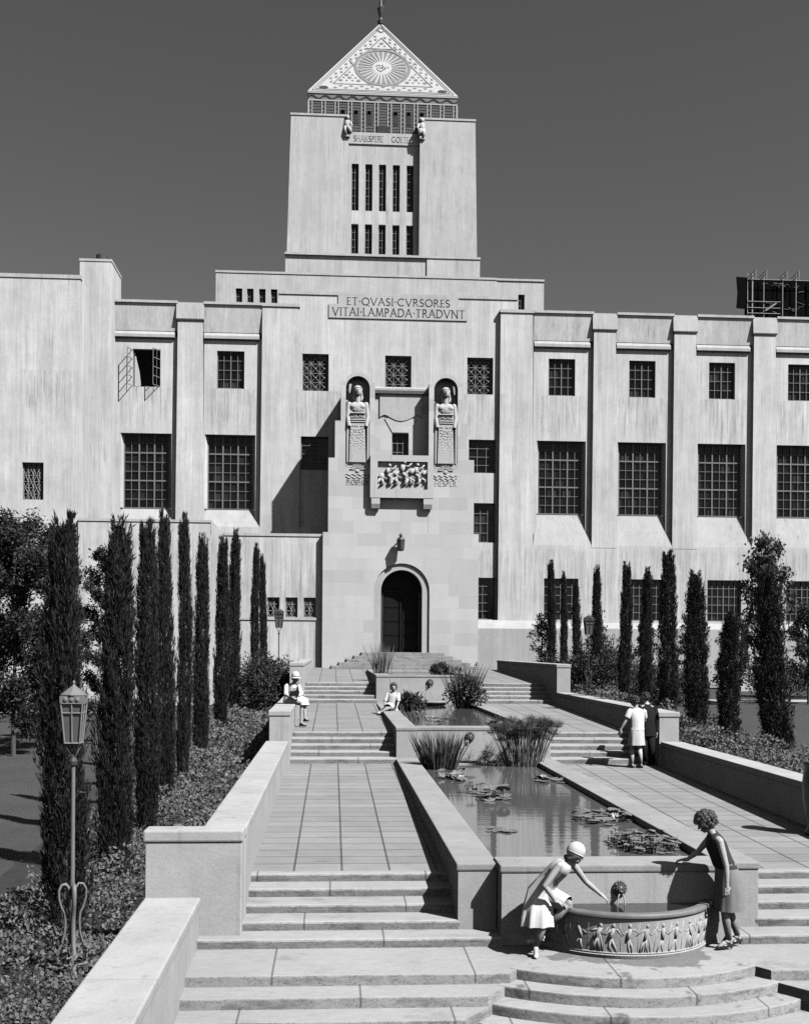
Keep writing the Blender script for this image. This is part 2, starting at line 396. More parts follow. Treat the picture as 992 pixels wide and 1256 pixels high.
# ---- windows (a frame with its bars, a dark pane behind)
def window_proto(w, h, nx, ny, heavy_x=(), heavy_y=(), bar=.022, hv=.05, style='bars', mat='steel'):
    mb = MB(); f = .05
    for a in ((-w/2, -w/2+f, 0, h), (w/2-f, w/2, 0, h)): mb.box(a[0], a[1], -.03, .03, a[2], a[3])
    for a in ((0, f), (h-f, h)): mb.box(-w/2+f, w/2-f, -.028, .028, a[0], a[1])
    for i in range(1, nx):
        x = -w/2+w*i/nx; t = hv if i in heavy_x else bar
        mb.box(x-t/2, x+t/2, -.024 if i in heavy_x else -.017, .015, f, h-f)
    for j in range(1, ny):
        z = h*j/ny; t = hv if j in heavy_y else bar
        mb.box(-w/2+f, w/2-f, -.021 if j in heavy_y else -.014, .012, z-t/2, z+t/2)
    if style == 'cross':
        for i in range(nx):
            for j in range(ny):
                x0, x1, z0, z1 = -w/2+w*i/nx, -w/2+w*(i+1)/nx, h*j/ny, h*(j+1)/ny
                mb.tube([(x0, -.012, z0), (x1, -.012, z1)], .015, 4); mb.tube([(x0, -.008, z1), (x1, -.008, z0)], .015, 4)
                mb.ell(((x0+x1)/2, -.03, (z0+z1)/2), .05, .03, .05, u=8, v=5)
    if style == 'star':
        for i in range(nx):
            for j in range(ny):
                x0, x1, z0, z1 = -w/2+w*i/nx, -w/2+w*(i+1)/nx, h*j/ny, h*(j+1)/ny
                xm = (x0+x1)/2
                if (i+j) % 2: mb.tube([(x0, -.012, z0), (xm, -.012, z1), (x1, -.012, z0)], .026, 4)
                else: mb.tube([(x0, -.012, z1), (xm, -.012, z0), (x1, -.012, z1)], .026, 4)
                mb.tube([(x0, -.006, z0), (x0, -.006, z1)], .012, 4)
    o = mb.build('window', M[mat], LIB, loc=(0, 0, 0))
    q = MB(); q.face((-w/2, .06, 0), (w/2, .06, 0), (w/2, .06, h), (-w/2, .06, h))
    q.build('pane', M['glass'], o, loc=(0, 0, 0))
    return [o, False]
def place(proto, x, y, z, label=None):
    if not proto[1]:
        o = proto[0]; proto[1] = True; put(o, (x, y, z), LIB)
        for ch in o.children: ch.location = (0, 0, 0)
    else: o = clone(proto[0], (x, y, z), LIB)
    if label: o['label'] = label
    return o
BIG = window_proto(2.36, 3.86, 6, 8, (2, 4), (3, 6), .024, .07)
UP = window_proto(1.42, 1.96, 4, 4, (2,), (), .026, .05)
LAT = window_proto(1.38, 1.94, 3, 4, (), (), .022, .03, 'cross', 'ironlat')
LOWC = window_proto(1.44, 1.76, 3, 4, (), (), .028, .05)
GRD = window_proto(1.84, 2.2, 6, 5, (3,), (), .028, .045)
GRDC = window_proto(.98, 2.2, 3, 5, (), (), .028, .045)
THIRD = window_proto(1.16, 2.08, 3, 4, (), (), .03, .045)
SLIT = window_proto(.5, 3.25, 2, 6, (), (), .03, .05)
SLIT2 = window_proto(.5, 2.05, 2, 4, (), (), .03, .05)
HEX = window_proto(.6, .98, 2, 3, (), (), .03, .03, 'star', 'ironlat')
HEXB = window_proto(1.03, 1.82, 4, 6, (), (), .024, .03, 'star', 'ironlat')
BAY = window_proto(.84, 1.35, 3, 3, (), (), .03, .05)
SMALL = window_proto(.38, .94, 2, 3, (), (), .03, .04)
def hole(x, z, w, h, d=None): return (x-w/2, x+w/2, z, z+h) if d is None else (x-w/2, x+w/2, z, z+h, d)

# ---- central wall behind the pavilion
ch = [hole(AX+k*S43, 16.95, 1.38, 1.94) for k in (-1, 0, 1)]+[hole(-1.02, 12.8, 1.44, 1.76), hole(7.8, 12.8, 1.44, 1.76), hole(7.94, 9.13, 1.16, 2.08), hole(8.06, 5.07, .98, 2.2)]
P_(MB().wall(CW, -2.95, 9.62, 1.8, 22.1, ch, .3, 63), 'central_wall', 'wall')
for k in (-1, 0, 1): place(LAT, AX+k*S43, CW+.22, 16.95)
for x in (-1.02, 7.8): place(LOWC, x, CW+.24, 12.8)
place(THIRD, 7.94, CW+.24, 9.13); place(GRDC, 8.06, CW+.24, 5.07)
P_(MB().box(-2.98, 9.64, CW-.05, CW-.003, 21.98, 22.13), 'parapet_trim', 'sill')
# inscription panel
P_(MB().prism([(-.32, 20.8), (6.95, 20.8), (6.95, 21.52), (6.48, 21.52), (6.48, 21.975), (.16, 21.975), (.16, 21.52), (-.32, 21.52)], 'xz', CW-.055, CW-.002), 'inscription_panel', 'sill')
lt = MB(); lettering(lt, 'ET.QVASI.CVRSORES', .62, 6.02, 21.50, .37, CW-.062); lettering(lt, 'VITAI.LAMPADA.TRADVNT', -.14, 6.80, 20.93, .40, CW-.062)
P_(lt, 'inscription', 'ink')

# ---- wings
def pilaster(x0, x1, zb, zt=21.2, cap=True):
    y0 = BW-.012
    P_(MB().hexa([(x0, y0, zb), (x1, y0, zb), (x1, 59.7, zb), (x0, 59.7, zb)], [(x0+.06, y0+.03, zt-.02), (x1-.12, y0+.03, zt-.02), (x1-.12, 59.7, zt-.02), (x0+.06, 59.7, zt-.02)]), 'pilaster', 'wall')
    if cap: P_(MB().prism([(y0-.07, zt-.72), (y0-.04, zt-.78), (y0+.02, zt-.78), (59.7, zt-.78), (59.7, zt+.13), (y0+.0, zt+.13), (y0-.02, zt-.1)], 'yz', x0-.02, x1-.04), 'pilaster_cap', 'sill')
def bay(x0, x1, cxw, sillz, open_sash=False):
    """one bay between two pilasters: wall panel, splayed sill, string course, two windows"""
    hu = hole(cxw, 16.97, 1.42, 1.96, .26); hb = (cxw-1.31, cxw+1.31, sillz, 14.57, .40)
    P_(MB().wall(PL, x0, x1, sillz-.1, 19.6, [hu, hb], .3), 'bay_panel', 'wall')
    P_(MB().hexa([(x0, BW, sillz), (x1, BW, sillz), (x1, PL+.3, sillz), (x0, PL+.3, sillz)], [(cxw-1.30, PL+.34, 10.70), (cxw+1.30, PL+.34, 10.70), (cxw+1.30, PL+.42, 10.70), (cxw-1.30, PL+.42, 10.70)]), 'sloped_sill', 'ledge')
    jm = MB(); jm.prism([(cxw-1.305, PL+.01), (cxw-1.18, PL+.33), (cxw-1.305, PL+.33)], 'xy', 10.72, 14.565); P_(jm, 'window_splay', 'wall'); jm = MB(); jm.prism([(cxw+1.305, PL+.01), (cxw+1.305, PL+.33), (cxw+1.18, PL+.33)], 'xy', 10.72, 14.565)
    P_(jm, 'window_splay', 'wall')
    place(BIG, cxw, PL+.34, 10.71)
    if not open_sash: place(UP, cxw, PL+.16, 16.98)
    P_(MB().prism([(PL+.02, 19.44), (PL-.10, 19.50), (PL-.16, 19.53), (PL-.16, 19.68), (PL-.02, 19.86), (PL+.04, 19.88)], 'yz', x0, x1-.14), 'string_course', 'ledge')
    P_(MB().prism([(PL-.05, 19.87), (BW+.035, 21.24), (BW+.02, 21.36), (59.7, 21.36), (59.7, 19.87)], 'yz', x0-.03, x1+.03), 'parapet', 'wall')
    P_(MB().box(x0-.02, x1+.02, BW-.045, BW+.015, 21.27, 21.40), 'parapet_trim', 'sill')
WC = [AX+S43*k for k in (2, 3, 4, 5)]
pil = [(8.64, 10.54), (13.62, 14.96), (17.95, 19.29), (22.28, 23.62), (26.61, 27.95)]
for i, (a, b) in enumerate(pil): pilaster(a, b, 8.9 if i else 1.0, 21.26 if i == 0 else 21.2, i > 0)
P_(MB().box(8.66, 10.48, BW-.04, 59.7, 21.24, 21.40), 'pilaster_trim', 'sill')
for i, x in enumerate(WC): bay(pil[i][1]-.03, pil[i+1][0]+.03, x+.03, 9.03)
gx = [12.01, 16.55, 20.8, 25.1]
P_(MB().wall(BW, 10.5, 34, -.5, 9.03, [hole(x, 5.06, 1.84, 2.2, .32) for x in gx], .3), 'base_wall', 'wall')
for x in gx: place(GRD, x, BW+.2, 5.06)
P_(MB().prism([(BW+.01, 5.03), (58.35, 4.58), (58.35, -.5), (BW+.01, -.5)], 'yz', 7.15, 11.0), 'plinth', 'ledge')
P_(MB().prism([(BW+.01, 4.95), (58.55, 4.62), (58.55, -.5), (BW+.01, -.5)], 'yz', 11.0, 34), 'plinth', 'ledge')
P_(MB().box(27.9, 34, 58.9, 60, 9.0, 21.3), 'bay_panel', 'wall')
# left wing
pl_ = [(-3.82, -1.84), (-8.16, -6.80)]
pilaster(-3.82, -1.78, 8.9, 21.26, False); P_(MB().box(-3.79, -1.83, BW-.04, 59.7, 21.24, 21.40), 'pilaster_trim', 'sill')
pilaster(-8.16, -6.72, 8.9)
bay(-6.77, -3.78, -5.40, 9.75); bay(-11.36, -8.13, -9.72, 9.75, True)
P_(MB().wall(BW, -12.6, -.4, -.6, 9.76, [], .3), 'base_wall', 'wall')
# the open casement of the left wing
oc = MB()
for a in ((-.71, -.66, 0, 1.96), (.66, .71, 0, 1.96)): oc.box(a[0], a[1], -.03, .03, a[2], a[3])
for a in ((0, .05), (1.91, 1.96)): oc.box(-.66, .66, -.028, .028, a[0], a[1])
fr = oc.build('window', M['steel'], LIB, loc=(0, 0, 0), label='open steel casement window with both sashes swung out'); put(fr, (-9.72, PL+.16, 16.98), LIB)
q = MB(); q.face((-.71, .09, 0), (.71, .09, 0), (.71, .09, 1.96), (-.71, .09, 1.96)); q.build('pane', M['glass'], fr, loc=WLOC[fr])
def sash(x, ang, sgn):
    mb = MB(); w, h = .66, 1.9
    for a in (0, w-.035): mb.box(a, a+.035, -.015, .015, 0, h)
    for j in range(5): mb.box(.035, w-.035, -.012, .012, j*(h-.035)/4, j*(h-.035)/4+.035)
    mb.box(w/2-.01, w/2+.01, -.009, .009, .03, h-.03)
    bmesh.ops.transform(mb.bm, matrix=Matrix.Translation((x, PL+.12, 17.0)) @ Matrix.Rotation(ang, 4, 'Z'), verts=mb.bm.verts)
    o = mb.build('sash', M['steel'], fr); return o
sash(-10.42, R(-108), 1); sash(-9.02, R(180+62), -1)
cu = MB(); cu.prism([(-10.36, 17.02), (-10.02, 17.02), (-10.12, 17.8), (-10.24, 18.3), (-10.34, 18.8), (-10.36, 18.8)], 'xz', PL+.2, PL+.23); cu.build('curtain', M['cream'], fr)
# end block, chimney stack, annex
P_(MB().wall(55.9, -34, -12.42, -.8, 21.5, [hole(-14.63, 10.62, 1.03, 1.82, .3)], .3, 64), 'end_block', 'wall')
P_(MB().box(-34, -12.38, 55.86, 56.2, 21.44, 21.62), 'end_block_trim', 'sill'); place(HEXB, -14.63, 56.1, 10.62)
P_(MB().box(-12.9, -11.33, 57.95, 60.6, -.6, 23.02), 'chimney_stack', 'wall'); P_(MB().box(-12.93, -11.30, 57.92, 60.63, 23.02, 23.14), 'chimney_coping', 'sill')
P_(MB().lathe([(.30, 0), (.30, .42), (.24, .42), (.24, .1)], (-11.95, 58.7, 23.14), 14), 'chimney_pot', 'lampdark')
ah = [hole(x, 5.0, .6, .98) for x in (-2.93, -2.04, -1.15)]
P_(MB().wall(55.82, -6.0, -.44, -.6, 9.0, ah, .25, 59.05), 'annex', 'wall'); P_(MB().wall(55.82, -12.42, -6.0, -.6, 9.62, [], .25, 59.0), 'annex', 'wall')
P_(MB().prism([(-6.02, 9.62), (-5.35, 9.1), (-5.35, 9.0), (-6.02, 9.0)], 'xz', 55.82, 59.0), 'annex_slope', 'wall')
P_(MB().box(-12.42, -6.0, 55.78, 59.0, 9.62, 9.74), 'annex_coping', 'sill')
P_(MB().box(-5.36, -.46, 55.78, 59.04, 9.0, 9.13), 'annex_coping', 'sill'); P_(MB().box(-5.72, -.54, 55.775, 55.82, 4.86, 4.965), 'annex_ledge', 'sill')
for h in ah: place(HEX, (h[0]+h[1])/2, 55.97, 5.0)
# roofs
P_(MB().box(-34, 34, 59.75, 95, 20.2, 21.18), 'flat_roof', 'roof')

# ---- entrance pavilion
def arch_half(cx, hw, zs, z0, z1, x_out, sgn, n=18):
    pts = [(cx, z1), (cx, zs+hw)]+[(cx+sgn*hw*math.sin(PI/2*k/n), zs+hw*math.cos(PI/2*k/n)) for k in range(1, n+1)]+[(cx+sgn*hw, z0), (x_out, z0), (x_out, z1)]
    return pts
def arch_sheet(mb, y, cx, hw, zs, z0, z1, xl, xr, depth):
    for sgn, xo in ((-1, xl), (1, xr)):
        p = arch_half(cx, hw, zs, z0, z1, xo, sgn)
        mb.face(*[(a, y, b) for a, b in p])
    prof = [(cx-hw, z0)]+[(cx-hw*math.cos(PI*k/36), zs+hw*math.sin(PI*k/36)) for k in range(37)]+[(cx+hw, z0)]
    for (a, b), (c, d) in zip(prof, prof[1:]): mb.face((a, y, b), (c, y, d), (c, y+depth, d), (a, y+depth, b))
    bmesh.ops.recalc_face_normals(mb.bm, faces=mb.bm.faces)
    return mb
DX = 3.38
mb = MB(); arch_sheet(mb, PF, DX, 1.37, 6.33, 2.0, 9.2, -.52, 7.18, .24)
for (xa, za), (xb, zb) in (((-.52, 2.0), (-.52, 9.2)), ((-.52, 9.2), (7.18, 9.2)), ((7.18, 9.2), (7.18, 2.0))): mb.face((xa, PF, za), (xa, CW, za), (xb, CW, zb), (xb, PF, zb))
P_(mb, 'entrance_pavilion', 'ashlar')
mb = MB(); arch_sheet(mb, PF+.10, DX, 1.02, 6.36, 3.3, 7.72, DX-1.40, DX+1.40, .80); P_(mb, 'door_surround', 'carve')
d = MB(); d.prism([(DX-1.03, 3.3), (DX+1.03, 3.3), (DX+1.03, 6.36)]+[(DX+1.03*math.cos(PI*k/24), 6.36+1.03*math.sin(PI*k/24)) for k in range(1, 24)]+[(DX-1.03, 6.36)], 'xz', PF+.9, PF+.98)
door = P_(d, 'door', 'door')
for sx in (-1, 1):
    for j in range(4):
        f = MB(); x0, x1 = sorted((DX+sx*.08, DX+sx*.86)); f.box(x0, x1, PF+.875, PF+.899, 3.45+j*.70, 4.02+j*.70, .02); f.build('door_panel', M['door'], door)
for x in (DX-.93, DX, DX+.93):
    f = MB(); f.box(x-.045, x+.045, PF+.82, PF+.898, 3.3, 6.3); f.build('door_post', M['lampdark'] if x != DX else M['door'], door)
f = MB(); f.box(DX-1.0, DX+1.0, PF+.80, PF+.898, 6.3, 6.42); f.build('door_transom', M['door'], door)
# upper piers with niches
def pier(sgn, name):
    def X(x): return x if sgn < 0 else 2*AX+.0-x
    cxp, hw, zs, zb = 1.15, .59, 16.33, 12.45
    left = [(cxp, 9.2), (-.27, 9.2), (-.27, 12.87), (.04, 12.87), (.04, 14.70), (.32, 14.70), (.32, 16.62)]+[(cxp+.62*math.cos(a), 16.52+.60*math.sin(a)) for a in np.linspace(PI*.93, PI/2, 10)]
    inn = [(cxp+hw*math.cos(a), zs+hw*math.sin(a)) for a in np.linspace(PI/2, PI, 12)]+[(cxp-hw, zb), (cxp, zb)]
    right = [(cxp, 9.2), (1.99, 9.2), (1.99, 16.62)]+[(cxp+.62*math.cos(a), 16.52+.60*math.sin(a)) for a in np.linspace(PI*.07, PI/2, 10)]
    inr = [(2*cxp-a, b) for a, b in inn]
    y0 = PF+.05; mb = MB()
    for out, i2 in ((left, inn), (right, inr)): mb.face(*[(X(a), y0, b) for a, b in out+i2])
    for out in (left, right):
        for (a, b), (c, e) in zip(out[1:], out[2:]): mb.face((X(a), y0, b), (X(c), y0, e), (X(c), CW, e), (X(a), CW, b))
    nic = inn[::-1]+inr[1:]
    for (a, b), (c, e) in zip(nic, nic[1:]): mb.face((X(a), y0, b), (X(c), y0, e), (X(c), y0+.62, e), (X(a), y0+.62, b))
    mb.face(*[(X(a), y0+.62, b) for a, b in inn[1:-1][::-1]+inr[:-1]])
    bmesh.ops.recalc_face_normals(mb.bm, faces=mb.bm.faces)
    return P_(mb, name, 'ashlar'), X
def statue(X, word, label, mir):
    cxp = 1.15; y0 = PF+.05; mb = MB()
    # herm shaft, tapering down, with rows of raised script, torso, arms, head
    mb.hexa([(X(.74), y0-.10, 12.66), (X(1.56), y0-.10, 12.66), (X(1.56), y0+.5, 12.66), (X(.74), y0+.5, 12.66)], [(X(.80), y0-.06, 14.62), (X(1.50), y0-.06, 14.62), (X(1.50), y0+.5, 14.62), (X(.80), y0+.5, 14.62)])
    mb.hexa([(X(.80), y0-.02, 14.60), (X(1.50), y0-.02, 14.60), (X(1.50), y0+.5, 14.60), (X(.80), y0+.5, 14.60)], [(X(.74), y0+.02, 15.45), (X(1.56), y0+.02, 15.45), (X(1.50), y0+.5, 15.5), (X(.8), y0+.5, 15.5)])
    for z in (14.62, 14.72, 15.05): mb.box(min(X(.78), X(1.52)), max(X(.78), X(1.52)), y0-.10, y0+.1, z, z+.06, .02)
    rr = random.Random(5)
    for j in range(13):
        z = 12.76+j*.14
        for i in range(6):
            x = .84+i*.115+rr.uniform(-.035, .035); mb.ell((X(x+rr.uniform(-.03, .03)), y0-.078, z+rr.uniform(-.04, .04)), .04*rr.uniform(.6, 1.3), .022, .045*rr.uniform(.5, 1.3), u=6, v=5)
    for i in range(7): mb.ell((X(.86+i*.1), y0-.03, 14.9+rr.uniform(-.04, .04)), .04, .04, .06, u=6, v=5)
    mb.ell((X(cxp), y0+.16, 15.35), .48, .24, .36); mb.ell((X(cxp-.2), y0+.04, 15.42), .2, .13, .15); mb.ell((X(cxp+.2), y0+.04, 15.42), .2, .13, .15)
    for s2 in (-1, 1):
        mb.ell((X(cxp+s2*.42), y0+.16, 15.5), .15, .16, .17)
        mb.tube([(X(cxp+s2*.44), y0+.14, 15.5), (X(cxp+s2*.49), y0+.06, 14.9), (X(cxp+s2*.42), y0-.06, 14.42)], [.14, .12, .10], 10)
        mb.tube([(X(cxp+s2*.50), y0+.0, 14.5), (X(cxp+s2*.50), y0+.0, 12.66)], .055, 8)
        for k in range(4): mb.tube([(X(cxp+s2*(.16+.012*k)), y0+.12, 16.32-.08*k), (X(cxp+s2*(.20+.012*k)), y0+.10, 16.0-.05*k), (X(cxp+s2*.17), y0+.06, 15.72)], .035, 7)
    mb.tube([(X(cxp), y0+.16, 15.6), (X(cxp), y0+.12, 16.0)], [.17, .14], 12)
    mb.ell((X(cxp), y0+.05, 16.16), .185, .20, .26); mb.ell((X(cxp), y0+.13, 16.27), .225, .215, .215)
    mb.ell((X(cxp), y0+.10, 16.34), .215, .225, .03)
    mb.prism([(X(cxp-.03), y0-.13), (X(cxp), y0-.21), (X(cxp+.03), y0-.13)], 'xy', 16.10, 16.26)
    mb.box(min(X(cxp-.06), X(cxp+.06)), max(X(cxp-.06), X(cxp+.06)), y0-.15, y0-.05, 16.03, 16.05)
    for s2 in (-1, 1): mb.ell((X(cxp+s2*.075), y0-.12, 16.24), .035, .02, .02, u=8, v=5)
    mb.tube([(X(cxp-.5), y0+.2, 16.25), (X(cxp-.38), y0+.15, 16.5), (X(cxp-.42), y0+.1, 16.1)], [.05, .08, .03], 8)
    st = P_(mb, 'statue', 'carve', label=label)
    # rays, waves and the name below the herm
    b = MB(); b.box(min(X(.57), X(1.73)), max(X(.57), X(1.73)), y0-.004, y0+.6, 12.40, 12.68, .01)
    for k in range(9):
        a = PI*(k+.5)/9
        b.tube([(X(cxp+.13*math.cos(a)), y0-.006, 12.28+.10*math.sin(a)), (X(cxp+.36*math.cos(a)), y0-.01, 12.28+.30*math.sin(a))], [.025, .05], 6)
    b.ell((X(cxp), y0-.0, 12.24), .12, .05, .10)
    for row in range(2):
        b.tube([(X(.58+.05*i), y0-.01, 12.05-.14*row+.045*math.sin(i*1.15+row)) for i in range(24)], .025, 5)
    b.build('statue_base_relief', M['carve'], st)
    t = MB(); xa, xb = sorted((X(.62), X(1.68))); lettering(t, word, xa, xb, 11.55, .24, y0-.012); t.build('carved_name', M['faint'], st)
_, XL = pier(-1, 'niche_pier'); statue(XL, 'PHOSPHOR', 'carved herm figure in the left niche', 1)
_, XR = pier(1, 'niche_pier'); statue(XR, 'HESPER', 'carved herm figure in the right niche', -1)
# wall between the piers, bay with window, balcony
xa, xb = 1.99, 2*AX-1.99
P_(MB().wall(PF+.06, xa, xb, 9.2, 12.9, [], .3), 'pavilion_wall', 'ashlar')
P_(MB().wall(PF+.75, xa, xb, 12.3, 16.55, [hole(3.30, 12.9, .84, 1.35, .35)], .3, CW), 'bay_wall', 'ashlar'); place(BAY, 3.30, PF+1.0, 12.9)
P_(MB().box(xa, xb, PF+.06, PF+.75, 12.3, 12.55), 'balcony_floor', 'balcony')
P_(MB().prism([(PF+.76, 16.16), (PF+.58, 16.22), (PF+.52, 16.36), (PF+.52, 16.46), (PF+.78, 16.58)], 'yz', xa+.02, xb-.02), 'bay_cornice', 'ledge')
sc = [(2.26, 16.18), (2.26, 15.05)]
for xk, wk, dk in ((2.26, .5, -.12), (2.76, 1.12, .18), (3.88, .5, -.12)): sc += [(xk+wk*q/8, 15.05-dk*math.sin(PI*q/8)) for q in range(1, 9)]
sc += [(4.38, 16.18)]
P_(MB().prism(sc, 'xz', PF+.68, PF+.748), 'carved_canopy', 'carve')
P_(MB().prism([(2.5, 15.0), (2.9, 14.3), (3.72, 14.3), (4.1, 15.0)], 'xz', PF+.715, PF+.747), 'lintel', 'ashlar')
b = MB(); bx0, bx1, by = 1.78, 4.88, PF-.26
b.wall(by, bx0, bx1, 10.9, 13.0, [(2.14, 4.60, 11.32, 12.69, .17)], .17, PF+.5)
b.face((bx0, by, 10.9), (bx1, by, 10.9), (bx1, PF+.1, 10.9), (bx0, PF+.1, 10.9)); b.face((2.14, by+.17, 11.32), (4.60, by+.17, 11.32), (4.60, by+.17, 12.69), (2.14, by+.17, 12.69))
bmesh.ops.recalc_face_normals(b.bm, faces=b.bm.faces)
bal = P_(b, 'balcony', 'balcony')
rl = MB(); yr = by+.165
def horse(x, z, s):
    rl.ell((x, yr, z), .40*s, .10, .19*s, u=14, v=8); rl.ell((x+.30*s, yr, z+.05*s), .20*s, .13, .2*s, u=12, v=8); rl.ell((x-.3*s, yr, z+.03*s), .2*s, .12, .2*s, u=12, v=8)
    rl.tube([(x+.36*s, yr-.02, z+.08*s), (x+.55*s, yr-.05, z+.30*s)], [.15*s, .10*s], 9); rl.tube([(x+.52*s, yr-.05, z+.32*s), (x+.76*s, yr-.07, z+.14*s)], [.10*s, .055*s], 8)
    for a, b2, c2 in (((.3, -.1), (.55, -.2), (.42, -.42)), ((.26, -.12), (.2, -.34), (.02, -.44)), ((-.3, -.08), (-.2, -.32), (-.42, -.48)), ((-.36, -.08), (-.52, -.26), (-.62, -.46))):
        rl.tube([(x+a[0]*s, yr-.03, z+a[1]*s), (x+b2[0]*s, yr-.05, z+b2[1]*s), (x+c2[0]*s, yr-.04, z+c2[1]*s)], [.09*s, .06*s, .04*s], 7)
    rl.tube([(x-.46*s, yr, z+.1*s), (x-.66*s, yr-.02, z+.02*s), (x-.74*s, yr, z-.2*s)], [.06*s, .06*s, .03*s], 6)
    rl.tube([(x-.02*s, yr-.06, z+.14*s), (x+.06*s, yr-.09, z+.50*s)], [.12*s, .10*s], 9); rl.ell((x+.12*s, yr-.09, z+.62*s), .09*s, .09, .1*s, u=10, v=7)
    rl.tube([(x+.05*s, yr-.08, z+.46*s), (x+.30*s, yr-.1, z+.42*s), (x+.48*s, yr-.08, z+.62*s)], [.06*s, .05*s, .04*s], 7); rl.tube([(x, yr-.08, z+.14*s), (x+.2*s, yr-.11, z-.02*s), (x+.06*s, yr-.1, z-.26*s)], [.09*s, .07*s, .04*s], 7)
horse(2.62, 11.92, .92); horse(3.34, 12.0, 1.08); horse(4.0, 11.97, .92)
rl.build('horse_relief', M['carve'], bal, smooth=True)
for x in (2.05, 4.62): k = MB(); k.prism([(by+.02, 10.9), (by+.02, 10.60), (by+.10, 10.38), (PF+.0, 10.38), (PF+.0, 10.9)], 'yz', x-.21, x+.21); k.build('bracket', M['balcony'], bal)
# lantern over the door
lb = MB(); lx, ly = 3.29, PF-.40
lb.tube([(lx, PF+.02, 8.86), (lx, PF-.3, 9.02), (lx, ly, 8.98)], .035, 8); lb.lathe([(.0, .33), (.05, .28), (.10, .2), (.06, .12), (.16, .08), (.2, .0)], (lx, ly, 8.84), 10)
wl = P_(lb, 'wall_lantern', 'lampdark')
f = MB(); f.lathe([(.20, .0), (.24, -.04), (.22, -.08), (.19, -.50), (.12, -.56), (.0, -.58)], (lx, ly, 8.84), 6); f.build('lantern_case', M['lampdark'], wl)
# ---- upper blocks, tower
P_(MB().wall(66, -6.92, 9.5, 21, 25.3, [hole(x, 23.3, .38, 1.1) for x in (-5.58, -4.93, -4.23, -3.55)], .3, 76), 'upper_block', 'wall2'); P_(MB().box(-6.95, 9.5, 65.96, 66.2, 25.3, 25.42), 'upper_block_trim', 'sill')
P_(MB().wall(66.03, 8.4, 12.32, 21, 25.28, [hole(10.98, 23.55, .38, .94)], .3, 76), 'upper_block', 'wall2'); P_(MB().box(8.4, 12.35, 65.97, 66.23, 25.28, 25.40), 'upper_block_trim', 'sill'); P_(MB().box(8.0, 10.2, 65.97, 66.02, 23.95, 24.08), 'upper_block_trim', 'sill')
for x in (-5.58, -4.93, -4.23, -3.55): place(SMALL, x, 66.2, 23.35)
place(SMALL, 10.98, 66.22, 23.55)
P_(MB().box(-3.4, 9.84, 77, 92, 21, 30.33), 'tower_base', 'wall2'); P_(MB().box(6.25, 9.9, 76.9, 77.02, 21, 30.28), 'tower_base_panel', 'wall2'); P_(MB().box(-3.44, 9.93, 76.84, 77.3, 30.27, 30.42), 'tower_base_trim', 'sill')
def corner(xb0, xb1, xt0, xt1):
    P_(MB().hexa([(xb0, 78, 30.3), (xb1, 78, 30.3), (xb1, 91, 30.3), (xb0, 91, 30.3)], [(xt0, 78.05, 40.3), (xt1, 78.05, 40.3), (xt1, 90.9, 40.3), (xt0, 90.9, 40.3)]), 'tower_corner', 'wall2')
    P_(MB().box(xt0-.04, xt1+.04, 78.0, 90.95, 40.3, 40.44), 'tower_corner_trim', 'sill')
corner(-3.36, 1.02, -3.12, .82); corner(5.78, 9.84, 5.80, 9.66)
tx = [1.33, 2.28, 3.23, 4.19, 5.16]
P_(MB().wall(78.46, .7, 5.9, 30.3, 39.3, [hole(x, 34.0, .5, 3.25, .3) for x in tx]+[hole(x, 31.0, .5, 2.05, .3) for x in tx], .3, 79.5), 'tower_wall', 'wall2')
for x in tx: place(SLIT, x, 78.66, 34.0); place(SLIT2, x, 78.66, 31.0); P_(MB().box(x-.25, x+.25, 78.455, 78.5, 33.08, 33.97), 'spandrel', 'wall')
P_(MB().box(.82, 5.80, 78.38, 79.4, 38.62, 39.42), 'tower_frieze', 'sill')
lt = MB(); lettering(lt, 'SHAKSPERE   GOETHE', 1.22, 5.36, 38.80, .38, 78.365); P_(lt, 'tower_inscription', 'faint')
def tower_figure(x, s):
    mb = MB(); mb.ell((x, 78.1, 39.75), .24, .26, .42); mb.ell((x+.03*s, 77.98, 40.22), .13, .15, .17); mb.ell((x-.03*s, 78.08, 40.26), .16, .15, .17); mb.tube([(x, 78.1, 39.6), (x+.14*s, 77.85, 39.42), (x+.24*s, 77.95, 39.1)], [.18, .17, .12], 9); mb.box(x-.2, x+.2, 77.9, 78.2, 38.85, 39.1, .03)
    mb.tube([(x+.18*s, 78.0, 39.95), (x+.32*s, 77.88, 39.65), (x+.2*s, 77.8, 39.42)], [.085, .07, .055], 8); mb.tube([(x-.1*s, 78.0, 39.6), (x-.12*s, 77.9, 39.3), (x-.08*s, 77.92, 39.0)], [.13, .11, .08], 8)
    P_(mb, 'tower_figure', 'wall2', smooth=True)
tower_figure(.74, 1); tower_figure(5.93, -1)
